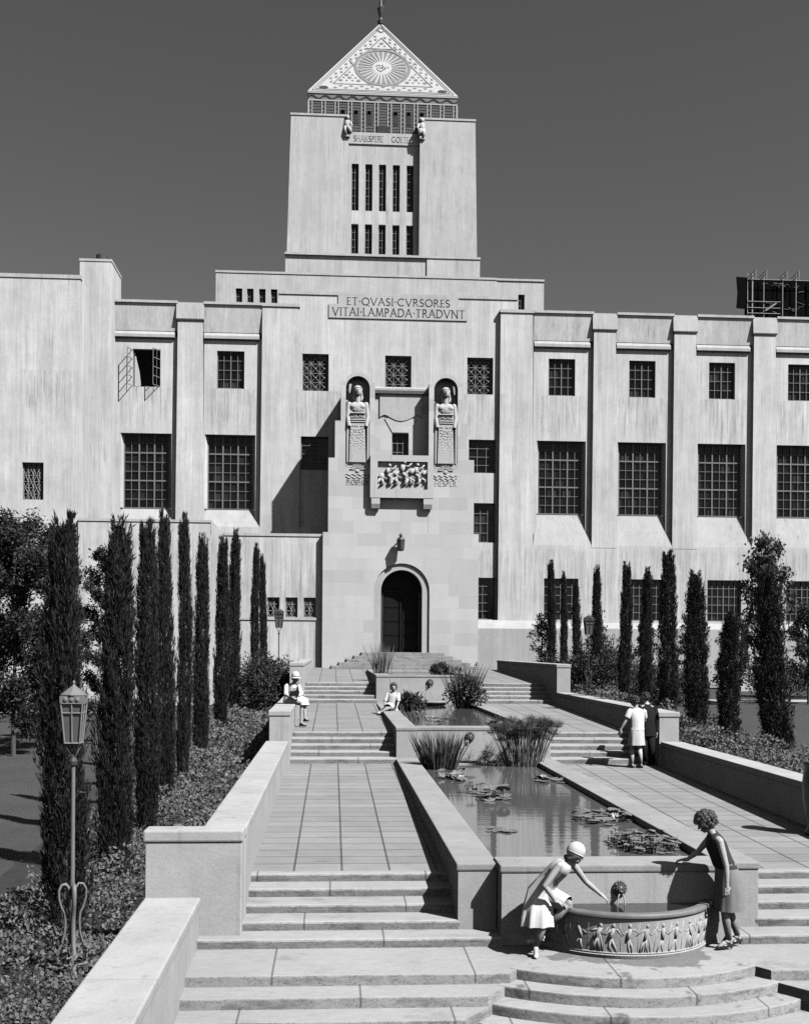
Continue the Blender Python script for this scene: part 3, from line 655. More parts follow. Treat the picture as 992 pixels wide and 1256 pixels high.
# ---- mosaic drum and pyramid
HX, yb = 5.22, 79.0; cyp = yb+HX; zb, za = 42.45, 50.3; SL = math.hypot(HX, za-zb)
P_(MB().box(AX-.07-HX, AX-.07+HX, yb, yb+2*HX, 38.9, zb), 'mosaic_drum', 'tile2')
TX = AX-.07
dl, dd = MB(), MB()
for y, sg in ((yb, -1),):
    dl.box(TX-HX-.05, TX+HX+.05, y-.05, y-.01, zb-.13, zb); dl.box(TX-HX, TX+HX, y-.05, y-.01, zb-.66, zb-.56)
    dl.box(TX-HX-.04, TX-HX+.08, y-.046, y-.012, 38.9, zb-.66); dl.box(TX+HX-.08, TX+HX+.04, y-.046, y-.012, 38.9, zb-.66)
    for k in range(12):
        x = TX-HX+.14+(2*HX-.28)*k/11
        for q in (-.12, .12): dl.box(x+q-.035, x+q+.035, y-.042, y-.014, 38.9, zb-.66)
        for j in range(10): dd.ell((x, y-.012, zb-.85-j*.30), .075, .03, .11, u=8, v=5)
    for k in range(11):
        x = TX-HX+.14+(2*HX-.28)*(k+.5)/11
        for i in range(-2, 3): dd.box(x+i*.13-.02, x+i*.13+.02, y-.014, y-.002, 38.9, zb-.7)
        for j in range(16): dd.box(x-.33, x+.33, y-.018, y-.004, zb-.85-j*.2-.02, zb-.85-j*.2+.02)
        if k in (2, 3, 4, 6, 7, 8): dd.box(x-.17, x+.17, y-.03, y-.003, 40.3, 41.25); dd.box(x-.30, x+.06, y-.03, y-.003, 40.95, 41.2)
    n = 96; wave = lambda i: .12*math.sin(i/n*2*PI*11)
    for i in range(n):
        x0, x1 = TX-HX+2*HX*i/n, TX-HX+2*HX*(i+1)/n; c0, c1 = zb-.345+wave(i), zb-.345+wave(i+1)
        dd.hexa([(x0, y-.03, c0-.085), (x1, y-.03, c1-.085), (x1, y-.003, c1-.085), (x0, y-.003, c0-.085)], [(x0, y-.03, c0+.03), (x1, y-.03, c1+.03), (x1, y-.003, c1+.03), (x0, y-.003, c0+.03)])
dd.box(TX-.42, TX+.42, yb-.07, yb-.005, 38.9, 40.15)
P_(dl, 'drum_light_tile', 'tile'); P_(dd, 'drum_dark_tile', 'tile3')
pm = MB(); c4 = [(TX-HX-.06, yb-.06, zb), (TX+HX+.06, yb-.06, zb), (TX+HX+.06, yb+2*HX+.06, zb), (TX-HX-.06, yb+2*HX+.06, zb)]; ap = (TX, cyp, za+.05)
for i in range(4): pm.face(c4[i], c4[(i+1) % 4], ap)
P_(pm, 'pyramid_roof', 'tile')
sd, cd = (za-zb)/SL, HX/SL
def face_pt(s, t, h):             # s across, t up the slope, h off the face
    return (TX+s, yb-.06+cd*t-sd*h, zb+sd*t+cd*h)
def inlay(mb, poly, h=.02):
    a = [mb.bm.verts.new(face_pt(p[0], p[1], h)) for p in poly]; b = [mb.bm.verts.new(face_pt(p[0], p[1], -.01)) for p in poly]; n = len(poly)
    fs = [mb.bm.faces.new(a)]+[mb.bm.faces.new((a[i], b[i], b[(i+1) % n], a[(i+1) % n])) for i in range(n)]
def stripe(mb, p, q, w, h=.02):
    d = Vector((q[0]-p[0], q[1]-p[1])); n = Vector((-d.y, d.x)).normalized()*w/2
    inlay(mb, [(p[0]+n.x, p[1]+n.y), (p[0]-n.x, p[1]-n.y), (q[0]-n.x, q[1]-n.y), (q[0]+n.x, q[1]+n.y)], h)
g, k3 = MB(), MB()
tri = [Vector((-HX, 0)), Vector((HX, 0)), Vector((0, SL))]; cen = sum(tri, Vector((0, 0)))/3
def inset(d):
    # offset triangle inwards by d
    out = []
    for i in range(3):
        a, b, c = tri[i-1], tri[i], tri[(i+1) % 3]; u, v = (a-b).normalized(), (c-b).normalized(); bis = (u+v).normalized(); sn = math.sqrt((1-u.dot(v))/2)
        out.append(b+bis*d/sn)
    return out
for d_, w in ((.14, .06), (.30, .05), (1.02, .07)):
    q = inset(d_)
    for i in range(3): stripe(g, q[i], q[(i+1) % 3], w, .022+d_*.002)
q = inset(.66)
for i in range(3):
    a, b = q[i], q[(i+1) % 3]; L = (b-a).length; n = int(L/.36); u = (b-a)/L; v = Vector((-u.y, u.x))
    for j in range(2, n-1):
        c = a+u*(L*j/n)+v*(.12 if j % 2 else -.12)
        inlay(g, [c+u*.15, c+v*.11, c-u*.15, c-v*.11])
for c in (tri[0]+Vector((1.05, .48)), tri[1]+Vector((-1.05, .48))): inlay(k3, [(c.x+.32*math.cos(2*PI*k/14), c.y+.2*math.sin(2*PI*k/14)) for k in range(14)], .025)
c = tri[2]-Vector((0, 1.0)); stripe(g, c+Vector((-.34, .0)), c+Vector((0, .36)), .07, .03); stripe(g, c+Vector((.34, 0)), c+Vector((0, .36)), .07, .031); stripe(g, c+Vector((-.34, 0)), c+Vector((0, -.36)), .07, .032); stripe(g, c+Vector((.34, 0)), c+Vector((0, -.36)), .07, .033)
SCX, SCY, SRX, SRY = 0.0, 3.32, 2.02, 2.42       # the sunburst
def ringp(f, a): return (SCX+SRX*f*math.cos(a), SCY+SRY*f*math.sin(a))
for k in range(48):
    a0, a1 = 2*PI*k/48, 2*PI*(k+1)/48
    inlay(g, [ringp(.90, a0), ringp(1.0, a0), ringp(1.0, a1), ringp(.90, a1)], .028)
for k in range(28):
    a = 2*PI*k/28; w = PI/28*.95
    inlay(g, [ringp(.34, a+w*.3), ringp(.86, a-w*.62+w*.3), ringp(.86, a+w*1.1)], .026)
rr = random.Random(3)
for k in range(26):
    a, f2 = rr.uniform(0, 6.28), rr.uniform(.0, .24); p = ringp(f2, a); inlay(g, [(p[0]+.06, p[1]), (p[0], p[1]+.07), (p[0]-.06, p[1]), (p[0], p[1]-.07)], .024)
for a0, a1 in (((-1.16, 5.78), (1.16, 5.78)), ((-2.35, 4.1), (-.95, .95)), ((2.35, 4.1), (.95, .95))): stripe(g, a0, a1, .08, .031)
for cx0, cy0, wx, wy in ((0, 6.55, .95, .85), (-2.35, 1.85, 1.25, .85), (2.35, 1.85, 1.25, .85)):
    for i in range(-3, 4):
        for j in range(-3, 4):
            x, y = cx0+i*.42+(.21 if j % 2 else 0), cy0+j*.36
            e = min((Vector((x, y))-inset(1.15)[m]).dot(Vector((-(inset(1.15)[(m+1) % 3]-inset(1.15)[m]).y, (inset(1.15)[(m+1) % 3]-inset(1.15)[m]).x)).normalized()) for m in range(3))
            if e < .08 or math.hypot((x-SCX)/SRX, (y-SCY)/SRY) < 1.12: continue
            if cy0 > 5 and y < 5.95: continue
            r = .15 if (i+j) % 3 == 0 else .075
            inlay(g, [(x+r*math.cos(2*PI*k/6), y+r*math.sin(2*PI*k/6)) for k in range(6)], .024)
P_(g, 'pyramid_grey_inlay', 'tile2'); P_(k3, 'pyramid_dark_inlay', 'tile3')
fi = MB(); fi.lathe([(.22, 0), (.26, .25), (.16, .35), (.12, .5), (.2, .8), (.28, 1.2), (.16, 1.35), (.10, 1.8), (.16, 2.3), (.05, 2.6), (.0, 2.7)], (TX, cyp, za-.1), 12)
fi.tube([(TX, cyp, za+1.3), (TX+.25, cyp-.1, za+1.7), (TX+.05, cyp, za+2.6)], [.10, .07, .05], 7)
P_(fi, 'finial', 'lampdark')
# ================================================================ GROUND
def sstep(a, b, x):
    t = min(1, max(0, (x-a)/(b-a))); return t*t*(3-2*t)
def gz(x, y):
    dx = abs(x-AX); yy = min(max(y, 2), 58)
    bank = (-.28+.054*(yy-12)) if x < AX else (.42+.043*(yy-12)); lawn = (-.22+.0195*(yy-12)) if x < AX else (.30+.027*(yy-12))
    z = bank+(lawn-bank)*sstep(6.6, 9.5, dx)
    if dx < 4.75 and y > 4 and y < 59: z = -1.4
    if y < 12: z = z+(-.9-z)*sstep(9.5, 4, y)
    return z
gxs = sorted(set([-400, -200, -100, -60, -40, -30]+[round(-24+.5*i, 3) for i in range(108)]+[30.5, 35, 45, 70, 120, 250, 400]+[AX-4.76, AX-4.74, AX+4.74, AX+4.76]))
gys = sorted(set([-150, -60, -20, -5, 0, 2, 4]+[4.5+.5*i for i in range(112)]+[62, 70, 90, 130, 250, 500]))
gv = [(x, y, gz(x, y)) for y in gys for x in gxs]; nx_ = len(gxs)
gf = [(j*nx_+i, j*nx_+i+1, (j+1)*nx_+i+1, (j+1)*nx_+i) for j in range(len(gys)-1) for i in range(nx_-1)]
structure(mesh_obj('ground', mesh_from('ground', gv, gf, M['grass']), (0, 0, 0)))
def strip_path(name, x0, x1, y0, y1, n=30):
    vs = []; 
    for i in range(n+1):
        x = x0+(x1-x0)*i/n; vs += [(x, y0, gz(x, y0)+.03), (x, y1, gz(x, y1)+.03)]
    structure(mesh_obj(name, mesh_from(name, vs, [(2*i, 2*i+2, 2*i+3, 2*i+1) for i in range(n)], M['gpath']), (0, 0, 0)))
strip_path('lawn_path', 12.2, 60, 47.6, 49.0); strip_path('lawn_path', -50, -6, 50.2, 51.2)

# ================================================================ WALKS, STEPS, POOLS
IN = 4.35                                      # half the clear width between the parapets
WL, WR = AX-IN, AX+IN
PO, PI_ = 1.83, 1.36                           # outer and inner half width of the pools
def walk(name, x0, x1, ya, yb_, za, zb_, mat='pave'):
    mb = MB(); mb.hexa([(x0, ya, -1.2), (x1, ya, -1.2), (x1, yb_, -1.2), (x0, yb_, -1.2)], [(x0, ya, za), (x1, ya, za), (x1, yb_, zb_), (x0, yb_, zb_)])
    structure(mb.build(name, M[mat]))
def flight(name, x0, x1, y0, tread, z0, rise, n, mat, yend, ext=None):
    """n risers climbing away from the camera; rounded nosings"""
    pr = [(y0, z0-.6)]
    for i in range(n):
        y, z = y0+tread*i, z0+rise*(i+1); r = .022
        pr += [(y+.010, z-rise+.006), (y-.004, z-.03), (y+.002, z-.012), (y+.018, z)]
    pr += [(yend, z0+rise*n), (yend, z0-.6)]
    mb = MB(); mb.prism(pr, 'yz', x0, x1); structure(mb.build(name, M[mat]))
# lower landing and the steps that go down to the street
LX0, LX1 = -1.55, AX*2+1.55
for sx in (-1, 1):
    for i, (ye, z, xi) in enumerate(((11.9, 0, 1.62), (11.5, -.114, 1.78), (11.1, -.228, 1.92), (10.7, -.342, 2.05), (10.3, -.456, 2.1), (9.9, -.57, 2.1))):
        def xr(y): return AX-.03*sx+sx*((14-y)*math.tan(R(35.6))-.05)
        xo, yk = AX+sx*(AX-LX0), (12.98 if i == 0 else ye+.75)
        mb = MB(); mb.prism([(xo, ye), (xr(ye), ye), (xr(yk), yk), (xo, yk)], 'xy', z-.4, z)
        es = [e for e in mb.bm.edges if all(v.co.z > z-.01 and abs(v.co.y-ye) < .01 for v in e.verts)]
        bmesh.ops.bevel(mb.bm, geom=es, offset=.016, segments=2, affect='EDGES', profile=.6); structure(mb.build('steps', M['step0']))

mb = MB(); mb.box(AX-1.75, AX+1.75, 12.12, 13.2, -.5, -.003); structure(mb.build('landing', M['step0']))
mb = MB(); mb.box(-6, 13, 0, 10.0, -1.3, -.684); structure(mb.build('lower_walk', M['pave']))
# curved steps in front of the basin
for i, (r, z) in enumerate(((2.36, .008), (2.64, -.106), (2.92, -.22), (3.22, -.334), (3.5, -.448))):
    mb = MB(); a = R(35.6); n = 36; cy = 14.0
    pts = [(AX-.03, cy)]+[(AX-.03+r*math.sin(-a+2*a*k/n), cy-r*math.cos(-a+2*a*k/n)) for k in range(n+1)]
    mb.prism(pts, 'xy', z-.35, z)
    es = [e for e in mb.bm.edges if all(abs(v.co.z-z) < 1e-4 for v in e.verts)]
    bmesh.ops.bevel(mb.bm, geom=es, offset=.016, segments=2, affect='EDGES', profile=.6)
    structure(mb.build('curved_steps', M['stepw']))
for s in (-1, 1):
    def XX(a, b):
        return (a, b) if s < 0 else (2*AX-b, 2*AX-a)
    flight('steps', *XX(WL-.05, AX-PO+.03), 13.325, .375, .114, .114, 4, 'step1', 14.6)
    flight('steps', *XX(WL-.5, AX-PI_+.02), 12.95, .375, 0, .114, 1, 'step1', 14.4)
    walk('walkway', *XX(WL, AX-PO+.05), 14.55, 26.2, .568, .779)
    flight('steps', *XX(WL, AX-PO+.03), 26.15, .40, .78, .125, 5, 'step2', 27.9)
    walk('walkway', *XX(WL, AX-PO+.05), 27.85, 38.45, 1.404, 1.599)
    flight('steps', *XX(WL, AX-PO+.03), 38.4, .46, 1.6, .13, 5, 'step3', 40.4)
    walk('walkway', *XX(WL, AX-PO+.05), 40.3, 52.2, 2.249, 2.52)
walk('entrance_terrace', WL-2, WR+2, 52.1, 57, 2.521, 2.521)
walk('entrance_terrace', AX-PO+.04, AX+PO-.04, 49.6, 52.2, 2.47, 2.518)
for i in range(5):
    hw = 3.45-.36*i; y = 52.4+.42*i; z = 2.52+.156*(i+1)
    mb = MB(); mb.box(DX-hw, DX+hw, y, 56.9, z-.156, z, .015, 2); structure(mb.build('door_steps', M['step4']))

def garden_wall(label, x0, x1, y0, y1, z0, z1, group=None, cap=.12, over=.02, mats=('parapet', 'coping')):
    mb = MB(); mb.box(x0, x1, y0, y1, z0, z1-cap, .008)
    o = mb.build('garden_wall', M[mats[0]]); tag(o, label, 'wall', group)
    c = MB(); c.box(x0-over, x1+over, y0-over, y1, z1-cap+.002, z1, .02, 2); c.build('coping', M[mats[1]], o)
    return o
def pool_wall(label, *a): 
    o = garden_wall(label, *a, cap=.09, over=.015, mats=('poolstone', 'poolcap')); o.name = 'pool_wall'; return o
gP = 'stepped parapet walls along the garden walks'; gQ = 'low pool walls of the terraced water garden'
for s, side, who in ((-1, 'left', 'groundcover bed under the cypress row on the left'), (1, 'right', 'lawn side on the right')):
    def XX(a, b): return (a, b) if s < 0 else (2*AX-b, 2*AX-a)
    garden_wall('lowest pale parapet wall at the bottom '+side+' corner beside the steps to the street', *XX(WL-1.10, WL-.50), 3.5, 13.14, -1.3, .56, gP)
    w = garden_wall('long pale parapet wall on the '+side+' of the longest walk, ending in a broad pier', *XX(WL-.47, WL), 13.47, 25.9, -.9, 1.33, gP)
    pr = MB(); pr.box(*XX(WL-1.12, WL-.015), 13.14, 13.468, -.3, 1.2, .008); pr.build('end_pier', M['parapet'], w)
    pr = MB(); pr.box(*XX(WL-1.14, WL+.005), 13.12, 13.474, 1.202, 1.333, .02, 2); pr.build('pier_coping', M['coping'], w)
    garden_wall('middle parapet wall on the '+side+' of the walk with the second pool', *XX(WL-.42, WL+.05), 25.92, 38.0, -.4, 2.02, gP)
    garden_wall('topmost parapet wall on the '+side+' close to the library entrance', *XX(WL-.42, WL+.05), 38.02, 52.0, -.4, 2.98, gP)
    for lab, ya, yb_, z in (('nearest', 13.33, 26.38, .90), ('middle', 26.40, 38.78, 1.62), ('farthest', 38.80, 49.8, 2.56)):
        pool_wall('long '+side+' side wall of the '+lab+' pool', *XX(AX-PO, AX-PI_), ya, yb_, -.6, z, gQ)
w1 = pool_wall('front wall of the nearest pool carrying a lion head spout over the round basin', AX-PI_+.01, AX+PI_-.01, 13.05, 13.60, -.6, .93, gQ)
w2 = pool_wall('front wall of the middle pool with a dark lion head behind the papyrus clump', AX-PI_+.005, AX+PI_-.005, 26.42, 26.86, -.4, 1.625, gQ)
w3 = pool_wall('front wall of the farthest pool with a lion head and water streams', AX-PI_+.005, AX+PI_-.005, 38.82, 39.2, -.4, 2.565, gQ)
def water(x0, x1, y0, y1, z, mat='water'):
    q = MB(); q.face((x0, y0, z), (x1, y0, z), (x1, y1, z), (x0, y1, z)); structure(q.build('pool_water', M[mat]))
water(AX-PI_-.01, AX+PI_+.01, 13.55, 26.5, .80); water(AX-PI_-.01, AX+PI_+.01, 26.8, 38.9, 1.52); water(AX-PI_-.01, AX+PI_+.01, 39.15, 49.7, 2.45)
def lion(wall, x, y, z, s):
    mb = MB(); mb.ell((x, y-.03*s, z), .10*s, .09*s, .11*s); mb.ell((x, y-.10*s, z-.03*s), .055*s, .06*s, .05*s)
    for k in range(14):
        a = 2*PI*k/14; mb.ell((x+.115*s*math.cos(a), y-.02*s, z+.02*s+.125*s*math.sin(a)), .038*s, .04*s, .038*s, u=8, v=6)
        a += .2; mb.ell((x+.075*s*math.cos(a), y-.06*s, z+.02*s+.085*s*math.sin(a)), .03*s, .03*s, .03*s, u=8, v=6)
    for q in (-1, 1):
        mb.ell((x+q*.04*s, y-.12*s, z+.03*s), .018*s, .012*s, .014*s, u=8, v=5); mb.ell((x+q*.085*s, y-.05*s, z+.10*s), .028*s, .02*s, .03*s, u=8, v=5)
    mb.ell((x, y-.155*s, z-.02*s), .022*s, .015*s, .014*s, u=8, v=5)
    return mb.build('lion_head', M['lion'], wall, smooth=True)
def jets(wall, x, y, z0, z1, offs, reach, rad=.009):
    mb = MB()
    for o in offs: mb.tube([(x+o*(.5+.7*t), y-.10-reach*t, z0-(z0-z1)*t*t) for t in (0, .15, .3, .45, .6, .75, .9, 1)], rad, 6)
    mb.build('water_stream', M['stream'], wall, smooth=True)
lion(w1, 3.38, 13.05, .64, .58); jets(w1, 3.38, 13.05, .60, .455, (-.05, .03), .03, .008)
lion(w2, 3.24, 26.42, 1.38, .75); jets(w2, 3.2, 26.40, 1.32, .98, (-.1, -.03), .1, .010)
lion(w3, 3.36, 38.82, 2.28, .85); jets(w3, 3.3, 38.8, 2.2, 1.75, (-.3, -.1, .1), .10, .010)
# round basin with figures in low relief
BC = (3.42, 13.42); AB = R(71.5)
mb = MB(); mb.lathe([(1.08, 0.008), (1.095, .05), (1.08, .06), (1.11, .455), (1.12, .465), (1.13, .475), (1.134, .505), (1.122, .517), (1.03, .514), (1.01, .49), (.99, .2)], (BC[0], BC[1], 0), 72, -AB, AB)
bas = mb.build('fountain_basin', M['basin'], ang=40); tag(bas, 'half round stone fountain basin with dancing figures carved around its side', 'fountain')
wq = MB(); wq.face(*[(BC[0]+1.005*math.sin(-AB+2*AB*k/40), BC[1]-1.005*math.cos(-AB+2*AB*k/40), .475) for k in range(41)]); wq.build('basin_water', M['basinwater'], bas)
rim = MB(); rim.lathe([(1.134, .473), (1.139, .50), (1.123, .522), (1.03, .519)], (BC[0], BC[1], 0), 72, -AB, AB); rim.build('rim', M['wet'], bas, smooth=True)
fg = MB()
def on(a, z, out=0): r = 1.0705+.076*z+out; return (BC[0]+r*math.sin(a), BC[1]-r*math.cos(a), z)
rr = random.Random(11); NF = 14
for k in range(NF):
    a = -AB*.90+2*AB*.90*k/(NF-1); j = rr.uniform(-.035, .035); f = rr.choice((-1, 1)); a += rr.uniform(-.025, .025)
    fg.ell(on(a+j, .385), .022, .016, .028, u=10, v=7)
    fg.tube([on(a+j, .355), on(a, .285), on(a-j, .22)], [.022, .026, .021], 8)
    if k % 3 == 1:
        for q in range(5): fg.tube([on(a+.012*(q-2), .30), on(a+.022*(q-2), .18), on(a+.03*(q-2)+.01*f, .085)], [.010, .012, .010], 6)
    for s in (-1, 1): fg.tube([on(a, .23), on(a+s*.025+f*rr.uniform(0, .035), .15), on(a+s*rr.uniform(.015, .05)+f*(.01 if s > 0 else .045), .07)], [.018, .014, .010], 7)
    fg.tube([on(a, .34), on(a+.06, .31+.03*f), on(a+.11, .30+rr.uniform(-.05, .10))], [.013, .010, .008], 6); fg.tube([on(a, .34), on(a-.05, .30-.02*f), on(a-.10, .30+rr.uniform(-.06, .09))], [.013, .010, .008], 6)
for k in range(NF-1):
    a = -AB*.90+2*AB*.90*(k+.5)/(NF-1); fg.tube([on(a-.02, .08), on(a+.03*rr.uniform(-1, 1), .42)], .007, 5)
fg.tube([on(-AB+2*AB*i/60, .072) for i in range(61)], .014, 6)
fg.build('relief_figures', M['basin'], bas, smooth=True)
# half-round shelf basins under the two upper spouts
for w, y, z in ((w2, 26.42, .86), (w3, 38.82, 1.66)):
    q = MB(); q.lathe([(.0, -.14), (.45, -.12), (.58, -.04), (.60, .02), (.52, .02), (.46, -.03), (0, -.03)], (3.36, y, z), 24, -PI/2, PI/2); q.build('spout_basin', M['poolcap'], w, smooth=True)
q = MB(); q.box(AX-PI_+.02, AX+PI_-.02, 25.75, 26.40, .3, .825, .01); q.build('pool_ledge', M['poolcap'], w2)

# ================================================================ TREES AND PLANTS
def cypress_meshes(seed, H=6.0, r0=.33, N=26000):
    """dense core of small sprays plus upswept plumes that break the outline"""
    rg = np.random.default_rng(seed); ph = rg.random(6)*6.28
    prof = lambda t: np.interp(t, [0, .05, .25, .55, .8, .93, 1], [.80, .92, 1.0, .88, .62, .40, .08])
    cx_ = lambda t: .05*np.sin(t*5+ph[4]); cy_ = lambda t: .05*np.cos(t*4+ph[5])
    n1 = int(N*.36); t = rg.random(n1)**.92; a = rg.random(n1)*2*np.pi
    rad = r0*prof(t)*(.30+.52*np.sqrt(rg.random(n1)))
    P1 = np.stack([rad*np.cos(a)+cx_(t), rad*np.sin(a)+cy_(t), .05+t*H*.95], 1)
    D1 = np.stack([np.cos(a)*.3, np.sin(a)*.3, np.ones(n1)], 1)+rg.normal(size=(n1, 3))*.3
    K = 230; n2 = N-n1; tk = rg.random(K)**.95*.97; ak = rg.random(K)*2*np.pi; rk = r0*prof(tk)*rg.uniform(.55, .86, K)*np.where(rg.random(K) < .10, 1.22, 1)
    lk = rg.uniform(.35, .85, K)*np.where(tk > .85, .7, 1); ok = rg.uniform(.06, .20, K)
    k = rg.integers(0, K, n2); s = rg.random(n2)**.8
    jit = .055*(1-.75*s)
    P2 = np.stack([(rk[k]+ok[k]*s*lk[k])*np.cos(ak[k]+.25*np.sin(s*3+k))+cx_(tk[k]), (rk[k]+ok[k]*s*lk[k])*np.sin(ak[k]+.25*np.sin(s*3+k))+cy_(tk[k]), .05+tk[k]*H*.95+s*lk[k]], 1)+rg.normal(size=(n2, 3))*jit[:, None]
    D2 = np.stack([np.cos(ak[k])*(.10+ok[k]), np.sin(ak[k])*(.10+ok[k]), np.ones(n2)], 1)+rg.normal(size=(n2, 3))*.24
    P = np.concatenate([P1, P2]); D = np.concatenate([D1, D2]); n = len(P)
    P[:, 2] = np.minimum(P[:, 2], H*.99)
    lm = leaf_mesh('crown', P, D, rg.uniform(.06, .17, n), rg.uniform(.013, .030, n), M['cypress'], .05)
    mb = MB(); mb.tube([(0, 0, -.3), (.01, 0, H*.4), (.03, .02, H*.93)], [.09, .07, .015], 8)
    bm = bpy.data.meshes.new('trunk'); mb.bm.to_mesh(bm); mb.bm.free(); bm.materials.append(M['bark'])
    return lm, bm
CYP = [cypress_meshes(s) for s in (1, 2, 3, 4)]
def tree(name, label, cat, group, loc, meshes, s=(1, 1, 1), rz=0, tilt=(0, 0)):
    o = empty(name, loc, label, cat, group); o.scale = s; o.rotation_euler = (tilt[0], tilt[1], rz)
    for nm, me in (('crown', meshes[0]), ('trunk', meshes[1])):
        c = bpy.data.objects.new(nm, me); COL.objects.link(c); c.parent = o
    return o
ordn = ['nearest', 'second', 'third', 'fourth', 'fifth', 'sixth', 'seventh', 'eighth', 'ninth', 'farthest']
how = {-1: ['tall dark cypress behind the near lamp post', 'tall ragged cypress just right of the near lamp post', 'cypress with a thin spiky tip', 'tall cypress with a sharp top', 'narrow even cypress', 'cypress with a leaning tip', 'short cypress', 'tall cypress with a ragged crown', 'slim cypress by the lattice windows', 'last slim cypress touching the pale annex'],
       1: ['leaning cypress with plumes swept left', 'broad blunt cypress', 'plump cypress tapering to a point', 'tallest cypress with a thick tufted head', 'slim cypress before a barred window', 'straight cypress left of a barred window', 'cypress right of the far lamp post', 'dark cypress left of the far lamp post', 'thin cypress in front of the first barred window', 'farthest thin cypress at the plinth']}
def zt(u, v, y): return 3.44+(797+.007*(u-496)-v)*y/1382
lc = [(14.1, 634, 85, 0.250), (17.3, 634, 145, 0.240), (20.2, 641, 182, 0.200), (22.7, 628, 207, 0.165), (25.6, 632, 230, 0.150), (28.9, 655, 250, 0.180), (33.8, 660, 273, 0.200), (38.6, 650, 290, 0.210), (48, 668, 313, 0.170), (53, 680, 322, 0.170)]
rc = [(26, 690, 938, 0.370), (28.4, 750, 900, 0.290), (31.2, 697, 856, 0.330), (33.8, 674, 821, 0.300), (36.4, 694, 791, 0.230), (39, 688, 765, 0.240), (43.2, 692, 731, 0.210), (46.7, 712, 707, 0.200), (49.5, 700, 690, 0.180), (52.5, 686, 674, 0.220)]
for s, lst, X in ((-1, lc, -3.28), (1, rc, 10.25)):
    for i, (y, v, u, r) in enumerate(lst):
        zb_ = gz(X, y)-.05; h = zt(u, v, y)-zb_; k = r/.33*(1.06 if s < 0 else .92)
        t = (0, 0) if not (s == 1 and i == 0) else (0, R(-6.5))
        tree('cypress_tree', how[s][i]+(' of the left row' if s < 0 else ' of the right row'), 'tree', 'columnar cypress trees lining the '+('left' if s < 0 else 'right')+' garden bed', (X+random.uniform(-.06, .06)+(.30 if s > 0 and i == 0 else 0), y, zb_), CYP[(i*3+(s > 0)) % 4], (k, k, h/6.0), random.uniform(0, 6.28) if t[1] == 0 else 0, t)

def leafy_tree(name, label, loc, H, z0, rx, seed, n=9000, leaf=.085, droop=.2, mat='leaf', group=None, branches=18, top=1.0, sparse=1.0):
    rg = np.random.default_rng(seed); rp = random.Random(seed)
    o = empty(name, loc, label, 'tree', group)
    mb = MB(); ends = []
    trunk = [(0, 0, -.3)]+[(.06*math.sin(q*2.1+seed)*q/4, .06*math.cos(q*1.7+seed)*q/4, H*.94*q/6) for q in range(1, 7)]
    mb.tube(trunk, [.075, .065, .055, .045, .035, .022, .012], 8)
    for k in range(branches):
        t = z0/H+(1-z0/H)*.95*(k+rp.random())/branches; zz = t*H; a = k*2.4+rp.random(); sp = (t-z0/H)/(1-z0/H)
        prof = np.interp(sp, [0, .15, .45, .8, 1], [.55, .95, 1, .55, .12])
        l = rx*prof*rp.uniform(.75, 1.15); e = Vector((math.cos(a)*l, math.sin(a)*l, zz+l*rp.uniform(.2, .9)))
        mb.tube([(0, 0, zz*.93), tuple(Vector((0, 0, zz))*.45+e*.52), tuple(e)], [.02, .014, .006], 5); ends.append((zz, e, l))
    tr = mb.build('trunk', M['bark'], o, loc=(0, 0, 0)); tr.location = (0, 0, 0)
    ctr = []
    for zz, e, l in ends:
        for q in range(int(5*sparse)+1):
            f = rp.uniform(.35, 1.08); b = Vector((0, 0, zz*.95)).lerp(e, f); ctr.append((b.x+rp.gauss(0, .07), b.y+rp.gauss(0, .07), b.z+rp.gauss(0, .10), rp.uniform(.10, .24)*max(.6, rx)))
    ctr = np.array(ctr); idx = rg.integers(0, len(ctr), n)
    P = ctr[idx, :3]+rg.normal(size=(n, 3))*ctr[idx, 3:4]*np.array([.62, .62, .72])
    D = rg.normal(size=(n, 3)); D[:, 2] -= droop*2
    lf = mesh_obj('crown', leaf_mesh('crown', P, D, rg.uniform(.6, 1.3, n)*leaf, rg.uniform(.35, .6, n)*leaf, M[mat], .12), (0, 0, 0)); lf.parent = o; lf.location = (0, 0, 0)
    return o
G2 = 'young broadleaf trees on the lawns'
leafy_tree('broadleaf_tree', 'tall leafy tree at the left edge under the barred window', (-9.4, 34, gz(-9.4, 34)), 7.3, 0.8, 1.4, 21, 46000, .12, group=G2)
leafy_tree('broadleaf_tree', 'leafy tree rising behind the near lamp post and cypress', (-8.75, 36, gz(-8.75, 36)), 6.9, .9, 1.15, 22, 28000, .12, group=G2)
leafy_tree('broadleaf_tree', 'small leafy tree in the gap between two left cypresses', (-7.35, 37, gz(-7.35, 37)), 6.6, 1.6, .78, 23, 15000, .11, group=G2)
leafy_tree('broadleaf_tree', 'low leafy tree at the far left edge', (-11.6, 38, gz(-11.6, 38)), 6.6, 1.0, 1.3, 24, 22000, .12, group=G2)
leafy_tree('drooping_tree', 'tall drooping tree behind the leaning cypress on the right', (18.0, 46, gz(18.0, 46)), 7.1, 2.3, 1.15, 31, 4600, .20, .9, 'leaf2', group=G2, branches=26)
leafy_tree('drooping_tree', 'leafy tree cut by the right edge of the view', (20.1, 46.5, gz(20.1, 46.5)), 4.2, 1.0, .95, 32, 4200, .17, .6, 'leaf2', group=G2)
